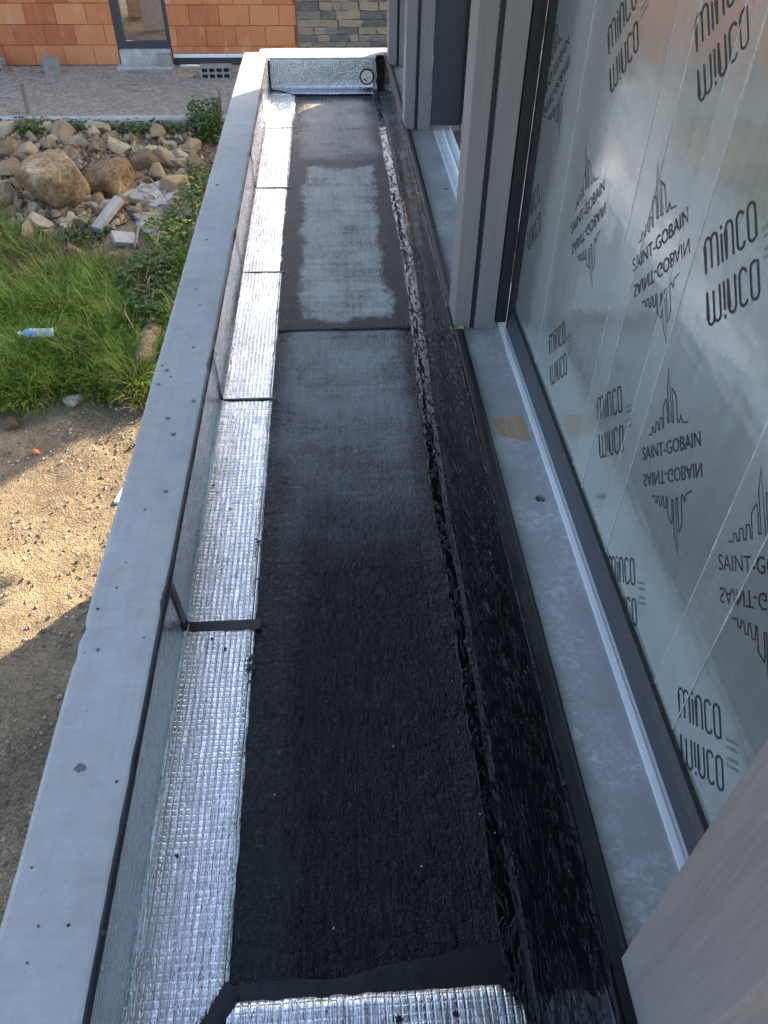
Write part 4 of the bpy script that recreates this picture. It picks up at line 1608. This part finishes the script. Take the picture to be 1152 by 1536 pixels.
man = [(60, 338, 42, 36), (45, 352, 44, 26), (78, 352, 24, 18), (88, 294, 30, 22), (115, 378, 30, 20), (170, 388, 30, 22), (203, 402, 34, 22),
       (240, 202, 40, 30), (150, 193, 38, 26), (98, 198, 44, 30), (70, 196, 26, 20), (38, 192, 28, 22), (10, 198, 36, 28), (230, 228, 36, 26), (255, 220, 26, 20),
       (290, 218, 44, 22), (248, 238, 44, 34), (275, 236, 34, 24), (295, 246, 36, 34), (215, 246, 44, 34), (240, 262, 36, 30), (262, 280, 46, 38),
       (100, 232, 22, 20), (62, 252, 28, 26), (20, 255, 40, 34), (12, 288, 42, 40), (36, 272, 26, 22), (20, 322, 34, 28), (5, 310, 40, 36), (145, 226, 28, 22),
       (120, 216, 30, 24), (180, 222, 34, 26), (165, 206, 26, 18), (200, 212, 26, 22), (45, 226, 34, 26), (75, 218, 26, 20), (15, 225, 40, 30),
       (196, 300, 38, 28), (212, 318, 30, 22), (155, 250, 22, 18), (205, 268, 22, 18), (5, 345, 34, 26), (30, 300, 30, 24)]
for i, (px, py, w, h) in enumerate(man):
    put_rock(px, py + h * 0.25, w * 0.98, h * 0.95, rocks[i % 9], 'rubble_stone', *(lambda l: (l[0], 'stone', l[1]))(rubble_label(px, py, True)), seed=i)
heap = [(0, 196), (60, 192), (200, 192), (300, 198), (316, 214), (306, 262), (285, 300), (255, 330), (200, 330), (140, 355), (90, 360), (0, 362)]
rr = random.Random(3)
placed = 0
while placed < 245:
    px, py = sample_poly(heap, rr)
    s = rr.choice((9, 11, 13, 15, 17, 20, 24)) * (0.6 + 0.5 * (py - 180) / 160)
    put_rock(px, py, s * rr.uniform(1.1, 1.5), s * rr.uniform(0.8, 1.1), rocks[rr.randrange(9)], 'rubble_stone', *(lambda l: (l[0], 'stone', l[1]))(rubble_label(px, py, False)), seed=900 + placed, sink=0.28)
    placed += 1
# the heap goes on beyond the frame: one mass of stones
rv, rf = [], []
for i in range(330):
    if i < 260:
        x, y = rr.uniform(-8.0, -4.9), rr.uniform(8.6, 12.1)
    else:
        x, y = rr.uniform(-1.45, -0.80), rr.uniform(9.0, 12.1)
    src = rocks[i % 9]
    sc = 0.05 + 0.24 * rr.random() ** 2
    mt_ = Matrix.Translation((x, y, height(x, y) + sc * 0.15)) @ Matrix.Rotation(rr.uniform(0, 6.28), 4, 'Z') @ Matrix.Rotation(rr.uniform(-0.4, 0.4), 4, 'X') @ Matrix.Diagonal((sc, sc * rr.uniform(0.6, 1), sc * 0.8, 1))
    b0 = len(rv)
    rv += [tuple(mt_ @ v.co) for v in src.vertices]
    rf += [tuple(b0 + k for k in p_.vertices) for p_ in src.polygons]
o = obj('rubble_spread', mesh_from('rubble_spread', rv, rf), MAT['stone'])
o['kind'] = 'stuff'
o['label'] = 'mass of broken stones continuing the rubble heap along the kerb'
o['category'] = 'rubble'
# grey concrete shards near the parapet
SG_ = 'broken grey shards in the rubble'
for i in range(70):
    px = rr.gauss(238, 18)
    py = rr.gauss(314, 14)
    s = rr.uniform(7, 15)
    put_rock(px, py, s * rr.uniform(1.2, 2.2), s * rr.uniform(0.4, 0.7), shards[i % 6], 'rubble_shard', 'grey angular shard of broken concrete in the pile beside the parapet', 'shard', SG_, seed=3000 + i, sink=-0.1 - rr.random() * 0.5)
p = on_ground(160, 342)
tag(obj('concrete_post', box_mesh('concrete_post', -0.055, 0.055, -0.27, 0.27, -0.04, 0.04, 0.008), MAT['shard'], None, p + Vector((0.02, 0.1, 0.12)), (0.32, 0.05, -0.42)),
    'pale grey concrete bar lying tilted between boulder and shards', 'bar')
p = on_ground(188, 366)
tag(obj('concrete_slab', box_mesh('concrete_slab', -0.13, 0.13, -0.09, 0.09, -0.03, 0.03, 0.006), MAT['shard'], None, p + Vector((0, 0, 0.06)), (0.4, 0.3, 0.5)),
    'flat grey slab fragment among the bramble stems', 'slab')
# stones at the edge of the grass
for i, (px, py, w, h, lab) in enumerate([(70, 606, 24, 17, 'small rounded pinkish stone where the grass meets the dirt'),
                                         (112, 604, 30, 16, 'flat grey stone where the grass meets the dirt'),
                                         (17, 637, 22, 12, 'pale flat stone on the open dirt'),
                                         (12, 613, 20, 12, 'brown broken stone at the grass edge'),
                                         (152, 408, 18, 14, 'white crumpled stone lying in the upper grass'),
                                         (48, 576, 9, 7, 'tiny white stone in the grass below the bottle'),
                                         (55, 680, 12, 7, 'orange brick chip on the open dirt')]):
    m_ = rock_mesh(200 + i, 3, 7, 0.25)
    m_.materials.append(MAT['brick'] if i == 6 else MAT['shard'] if i in (1, 4) else MAT['stone'])
    put_rock(px, py, w, h, m_, 'loose_stone', lab, 'stone', seed=500 + i, sink=0.2)

# gravel on the dirt
def scatter_pebbles():
    rr = random.Random(11)
    vs, fs = [], []
    base = [(1, 0, 0), (-1, 0, 0), (0, 1, 0), (0, -1, 0), (0, 0, 1), (0, 0, -1)]
    tri = [(0, 2, 4), (2, 1, 4), (1, 3, 4), (3, 0, 4), (2, 0, 5), (1, 2, 5), (3, 1, 5), (0, 3, 5)]
    for i in range(19000):
        x = rr.uniform(-4.2, -0.75)
        y = rr.uniform(0.4, 6.6)
        if nz(x, y, 2, 1.4) < rr.uniform(-0.6, 0.35):
            continue
        s = 0.004 + 0.014 * rr.random() ** 3
        z = height(x, y)
        a = rr.uniform(0, 6.28)
        b_ = len(vs)
        for c in base:
            k = s * rr.uniform(0.7, 1.3)
            u, v, w = c[0] * k * 1.2, c[1] * k, c[2] * k * 0.7
            vs.append((x + u * math.cos(a) - v * math.sin(a), y + u * math.sin(a) + v * math.cos(a), z + w + s * 0.35))
        fs += [tuple(b_ + q for q in t) for t in tri]
    return mesh_from('pebbles', vs, fs)


def scatter_clods():
    rr = random.Random(19)
    vs, fs = [], []
    base = [(1, 0, 0), (-1, 0, 0), (0, 1, 0), (0, -1, 0), (0, 0, 1), (0, 0, -1)]
    tri = [(0, 2, 4), (2, 1, 4), (1, 3, 4), (3, 0, 4), (2, 0, 5), (1, 2, 5), (3, 1, 5), (0, 3, 5)]
    for i in range(9000):
        if i % 6 == 0:
            x, y = rr.uniform(-7, -0.9), rr.uniform(8.2, 12.15)
            z = height(x, y)
        else:
            x, y, z = on_ground(*sample_poly(heap, rr))
        s = 0.012 + 0.045 * rr.random() ** 2.5
        a = rr.uniform(0, 6.28)
        b_ = len(vs)
        for c in base:
            k = s * rr.uniform(0.6, 1.3)
            u, v, w = c[0] * k * 1.2, c[1] * k, c[2] * k * 0.8
            vs.append((x + u * math.cos(a) - v * math.sin(a), y + u * math.sin(a) + v * math.cos(a), z + w + s * 0.3))
        fs += [tuple(b_ + q for q in t) for t in tri]
    return mesh_from('clods', vs, fs)


t = NT('pebble')
isl = t.n('ShaderNodeNewGeometry').outputs['Random Per Island']
t.set(Base_Color=t.ramp(isl, [(0.1, (0.12, 0.09, 0.06)), (0.5, (0.26, 0.21, 0.155)), (0.9, (0.46, 0.41, 0.33))]), Roughness=0.9)
o = obj('loose_gravel', scatter_pebbles(), t.m)
o['kind'] = 'stuff'
o['label'] = 'loose pale gravel strewn over the trodden dirt'
o['category'] = 'gravel'
t = NT('clod')
isl = t.n('ShaderNodeNewGeometry').outputs['Random Per Island']
t.set(Base_Color=t.ramp(isl, [(0.1, (0.09, 0.058, 0.032)), (0.6, (0.21, 0.145, 0.085)), (0.95, (0.40, 0.31, 0.20))]), Roughness=0.95)
o = obj('rubble_grit', scatter_clods(), t.m)
o['kind'] = 'stuff'
o['label'] = 'small earthy clods and grit between the stones of the heap'
o['category'] = 'grit'

# ------------------------------------------------------------------ plants
def blade(vs, fs, p, L, w, az, lean, curl, seg=4):
    b_ = len(vs)
    d = Vector((math.cos(az), math.sin(az), 0))
    s = Vector((-math.sin(az), math.cos(az), 0))
    pos = Vector(p)
    ang = lean
    for k in range(seg + 1):
        ww = w * (1 - (k / seg) ** 1.6) * 0.5 + 0.0003
        vs += [tuple(pos + s * ww), tuple(pos - s * ww)]
        pos = pos + (d * math.sin(ang) + Vector((0, 0, 1)) * math.cos(ang)) * (L / seg)
        ang += curl / seg
    for k in range(seg):
        a = b_ + 2 * k
        fs.append((a, a + 1, a + 3, a + 2))


def make_grass(polys, n, seed, Lr, name, mt, clump=26):
    rr = random.Random(seed)
    vs, fs = [], []
    tot = sum(p[1] for p in polys)
    for poly, wt in polys:
        for c in range(int(n * wt / tot / clump)):
            if poly[0] == 'world':
                wx, wy = rr.uniform(poly[1], poly[2]), rr.uniform(poly[3], poly[4])
                if nz(wx, wy, 8, 0.9) < -0.12:
                    continue
                p = Vector((wx, wy, height(wx, wy)))
            else:
                p = on_ground(*sample_poly(poly, rr))
            caz = rr.uniform(0, 6.28)
            cs = rr.uniform(0.55, 1.3)
            cr = rr.uniform(0.04, 0.085)
            for k in range(clump):
                ox, oy = rr.gauss(0, cr), rr.gauss(0, cr)
                q = p + Vector((ox, oy, 0))
                q.z = height(q.x, q.y) - 0.01
                az = math.atan2(oy, ox) + rr.gauss(0, 0.5) if rr.random() < 0.65 else caz + rr.gauss(0, 0.6)
                blade(vs, fs, q, rr.uniform(*Lr) * cs, rr.uniform(0.006, 0.013), az, rr.uniform(0.1, 0.6), rr.uniform(0.5, 2.1))
    m_ = mesh_from(name, vs, fs, True)
    o_ = obj(name, m_, MAT[mt])
    o_['kind'] = 'stuff'
    return o_


g1 = [(-40, 440), (30, 448), (70, 430), (105, 405), (165, 415), (200, 470), (222, 520), (226, 560), (212, 598), (150, 592), (110, 590), (60, 604), (-40, 612)]
g2 = [(-40, 350), (30, 352), (60, 372), (70, 400), (20, 420), (-40, 430)]
gr = make_grass([(g1, 1.0), (g2, 0.12), (('world', -7.6, -3.9, 6.1, 8.2), 0.9), (('world', -1.9, -0.8, 6.6, 9.2), 0.3)], 78000, 4, (0.14, 0.36), 'grass', 'grass', 62)
gr['label'] = 'long bright green grass growing below the rubble'
gr['category'] = 'grass'
dg_ = make_grass([([(20, 375), (90, 380), (140, 400), (110, 425), (40, 440), (0, 440), (0, 400)], 1.0), ([(150, 395), (240, 400), (235, 470), (190, 460)], 0.5),
                  ([(205, 590), (222, 570), (226, 600), (210, 618)], 0.12)], 5200, 9, (0.12, 0.34), 'dry_grass', 'dry', 18)
dg_['label'] = 'dry brown grass between the rubble and the green grass'
dg_['category'] = 'grass'


def leaf(vs, fs, p, size, az, tilt, fold=0.25):
    b_ = len(vs)
    d = Vector((math.cos(az) * math.cos(tilt), math.sin(az) * math.cos(tilt), math.sin(tilt)))
    s = Vector((-math.sin(az), math.cos(az), 0))
    n = d.cross(s)
    P = Vector(p)
    vs += [tuple(P), tuple(P + d * size * 0.45 + s * size * 0.36 + n * size * fold * 0.4), tuple(P + d * size * 1.0), tuple(P + d * size * 0.45 - s * size * 0.36 + n * size * fold * 0.4), tuple(P + d * size * 0.5)]
    fs += [(b_, b_ + 4, b_ + 1), (b_ + 4, b_ + 2, b_ + 1), (b_, b_ + 3, b_ + 4), (b_ + 4, b_ + 3, b_ + 2)]


def bush(name, label, poly, nl, hmax, size, mt, seed, stems=6, cat='bramble', group=None):
    rr = random.Random(seed)
    cx = sum(p[0] for p in poly) / len(poly)
    cy = sum(p[1] for p in poly) / len(poly)
    base = on_ground(cx, cy)
    th = thing(name, label, cat, base, group)
    vs, fs = [], []
    ns = 0
    for k in range(nl):
        px, py = sample_poly(poly, rr)
        p = on_ground(px, py)
        u = rr.random()
        p.z += hmax * (u ** 1.4) * (0.55 + 0.45 * nz(p.x, p.y, seed, 3) + 0.3) + 0.01
        leaf(vs, fs, p - base, size * rr.uniform(0.6, 1.3), rr.uniform(0, 6.28), rr.uniform(-0.7, 0.5))
    obj('foliage', mesh_from('foliage', vs, fs), MAT[mt], th)
    bm = bmesh.new()
    for k in range(stems):
        a = on_ground(*sample_poly(poly, rr)) - base
        b_ = on_ground(*sample_poly(poly, rr)) - base
        dd = b_ - a
        if dd.length > 0.9:
            b_ = a + dd * 0.9 / dd.length
        mid = (a + b_) * 0.5 + Vector((0, 0, hmax * rr.uniform(0.7, 1.3)))
        pts = [a + Vector((0, 0, -0.03)), a.lerp(mid, 0.5) + Vector((0, 0, hmax * 0.25)), mid, mid.lerp(b_, 0.5) + Vector((0, 0, hmax * 0.2)), b_ + Vector((0, 0, 0.03))]
        add_tube(bm, pts, [0.006, 0.005, 0.005, 0.004, 0.003], 5)
    obj('stems', bm_mesh('stems', bm, True), MAT['stem'], th)
    return th


bush('bramble', 'dark green bramble thicket growing beside the parapet above the log', [(180, 450), (205, 410), (235, 395), (275, 370), (272, 420), (255, 480), (240, 515), (215, 510), (195, 480)], 2600, 0.30, 0.062, 'ivy', 21, 12)
bush('bramble', 'bramble with sunlit yellow painted into its green leaves, trailing over the grey shards beside the parapet', [(258, 330), (270, 290), (298, 250), (318, 262), (318, 300), (300, 350), (285, 390), (258, 380), (225, 370), (215, 345)], 1500, 0.22, 0.060, 'leaf', 22, 10)
bush('ivy_bush', 'dense dark bush hugging the parapet at the end of the kerb', [(285, 190), (298, 180), (330, 176), (334, 200), (325, 222), (306, 222), (292, 205)], 1300, 0.38, 0.065, 'ivy', 23, 6, 'bush')
bush('ivy_bush', 'low dark ivy growing along the foot of the kerb', [(0, 196), (0, 189), (120, 192), (285, 192), (290, 202), (220, 205), (120, 201), (40, 206)], 1900, 0.13, 0.06, 'ivy', 24, 10, 'ivy')
bush('weed', 'small yellow-green weeds sprouting on top of the rubble heap', [(30, 190), (70, 190), (72, 204), (50, 208), (28, 204)], 260, 0.2, 0.06, 'leaf', 25, 3, 'weed')
bush('weed', 'scattered green weeds among the stones under the boulders', [(88, 352), (150, 340), (170, 352), (140, 372), (95, 372)], 420, 0.14, 0.05, 'ivy', 26, 4, 'weed')
bush('weed', 'thin weeds between the pale stones of the heap', [(180, 215), (255, 205), (262, 250), (215, 262), (190, 240)], 280, 0.12, 0.045, 'ivy', 27, 4, 'weed')
bush('weed', 'weed with sunlit yellow leaf colour at the foot of the parapet below the log', [(196, 590), (224, 580), (220, 605), (200, 612)], 260, 0.10, 0.045, 'leaf', 28, 3, 'weed')

# log and dead branches
a = on_ground(217, 560)
b_ = on_ground(232, 505)
d = (b_ - a)
th = thing('log', 'short log with peeling bark lying in the grass beside the parapet', 'log', a)
bm = bmesh.new()
pts = [Vector((0, 0, 0.10)) + d * k / 8 for k in range(9)]
n = 16
rings = []
ax = d.normalized()
u = ax.cross(Vector((0, 0, 1))).normalized()
v = ax.cross(u)
for k, p in enumerate(pts):
    rings.append([bm.verts.new(p + (u * math.cos(t) + v * math.sin(t)) * (0.088 + 0.010 * nz(k * 1.3, math.cos(t) * 2, math.sin(t) * 2, 1.2))) for t in [2 * math.pi * q / n for q in range(n)]])
for k in range(8):
    for q in range(n):
        bm.faces.new((rings[k][q], rings[k][(q + 1) % n], rings[k + 1][(q + 1) % n], rings[k + 1][q]))
bm.faces.new(rings[0])
bm.faces.new(rings[-1][::-1])
obj('trunk', bm_mesh('trunk', bm, True), MAT['bark'], th)
bm = bmesh.new()
add_tube(bm, [pts[-1] - d * 0.002, pts[-1] + d * 0.004], [0.078, 0.076], 16)
obj('cut_end', bm_mesh('cut_end', bm), MAT['rawwood'], th)
for i, (P0, P1, P2, r, lab) in enumerate([((205, 385), (222, 360), (243, 350), 0.016, 'pale forked dead branch lying on the brambles'),
                                          ((236, 402), (246, 386), (256, 378), 0.012, 'thin dead branch poking out of the dark brambles'),
                                          ((206, 284), (232, 305), (258, 330), 0.009, 'long thin twig lying across the grey shards'),
                                          ((190, 480), (200, 515), (215, 535), 0.008, 'thin dry stalk arching over the grass beside the log')]):
    pp_ = [on_ground(*P0) + Vector((0, 0, 0.12)), on_ground(*P1) + Vector((0, 0, 0.30)), on_ground(*P2) + Vector((0, 0, 0.22))]
    bm = bmesh.new()
    base = pp_[0].copy()
    Q = [q - base for q in pp_]
    add_tube(bm, [Q[0] - Vector((0, 0, 0.12)), Q[0], Q[0].lerp(Q[1], 0.5) + Vector((0, 0, .02)), Q[1], Q[2]], [r, r, r * 0.9, r * 0.8, r * 0.5], 7)
    if i < 2:
        add_tube(bm, [Q[1], Q[1] + Vector((-0.05, -0.06, 0.10)), Q[1] + Vector((-0.12, -0.10, 0.14))], [r * 0.7, r * 0.5, r * 0.3], 6)
    tag(obj('dead_branch', bm_mesh('branch', bm, True), MAT['oldwood'], None, base), lab, 'branch')

# plastic bottle in the grass
p = on_ground(66, 536)
bt = thing('plastic_bottle', 'clear plastic water bottle with blue label lying in the grass', 'bottle', p + Vector((0, 0, 0.27)))
bt.rotation_euler = (0, math.radians(2), math.radians(4))
prof = [(-0.160, 0.0), (-0.160, 0.030), (-0.154, 0.040), (-0.12, 0.0415), (-0.115, 0.0385), (-0.085, 0.0385), (-0.08, 0.0415), (-0.05, 0.0415), (-0.046, 0.0385), (-0.01, 0.0385), (-0.005, 0.0415),
        (0.06, 0.0415), (0.09, 0.034), (0.115, 0.018), (0.130, 0.013), (0.140, 0.013)]
prof = [(-x, r) for x, r in prof]


def lathe_x(prof, n=20, wob=0.0):
    bm = bmesh.new()
    rings = []
    for x, r in prof:
        rings.append([bm.verts.new((x, r * math.cos(2 * math.pi * k / n) * (1 + wob * nz(x * 20, k, 0, 1)), r * math.sin(2 * math.pi * k / n))) for k in range(n)] if r > 1e-6 else [bm.verts.new((x, 0, 0))])
    for i in range(len(rings) - 1):
        A, B = rings[i], rings[i + 1]
        for k in range(n):
            if len(A) == 1:
                bm.faces.new((A[0], B[k], B[(k + 1) % n]))
            elif len(B) == 1:
                bm.faces.new((A[k], B[0], A[(k + 1) % n]))
            else:
                bm.faces.new((A[k], B[k], B[(k + 1) % n], A[(k + 1) % n]))
    return bm


obj('bottle_body', bm_mesh('bottle_body', lathe_x(prof, 20, 0.08), True), MAT['plastic'], bt)
obj('label', bm_mesh('label', lathe_x([(-0.062, 0.0418), (-0.062, 0.0424), (-0.028, 0.0424), (-0.028, 0.0418)], 20, 0.08), True), MAT['bluelabel'], bt)
obj('cap', bm_mesh('cap', lathe_x([(-0.138, 0.0), (-0.138, 0.0155), (-0.158, 0.0155), (-0.159, 0.0)], 16), True), MAT['bluecap'], bt)

# white pipe end peeking out beside the parapet foot
p = on_ground(178, 752)
bm = bmesh.new()
add_box(bm, -0.022, 0.022, -0.14, 0.16, 0, 0.03)
bmesh.ops.bevel(bm, geom=list(bm.edges), offset=0.004, segments=1, affect='EDGES')
tag(obj('white_strip', bm_mesh('white_strip', bm), MAT['white'], None, p + Vector((0.02, 0.10, 0.0)), (0, 0, -0.22)), 'short white plastic strip on the dirt beside the parapet', 'strip')
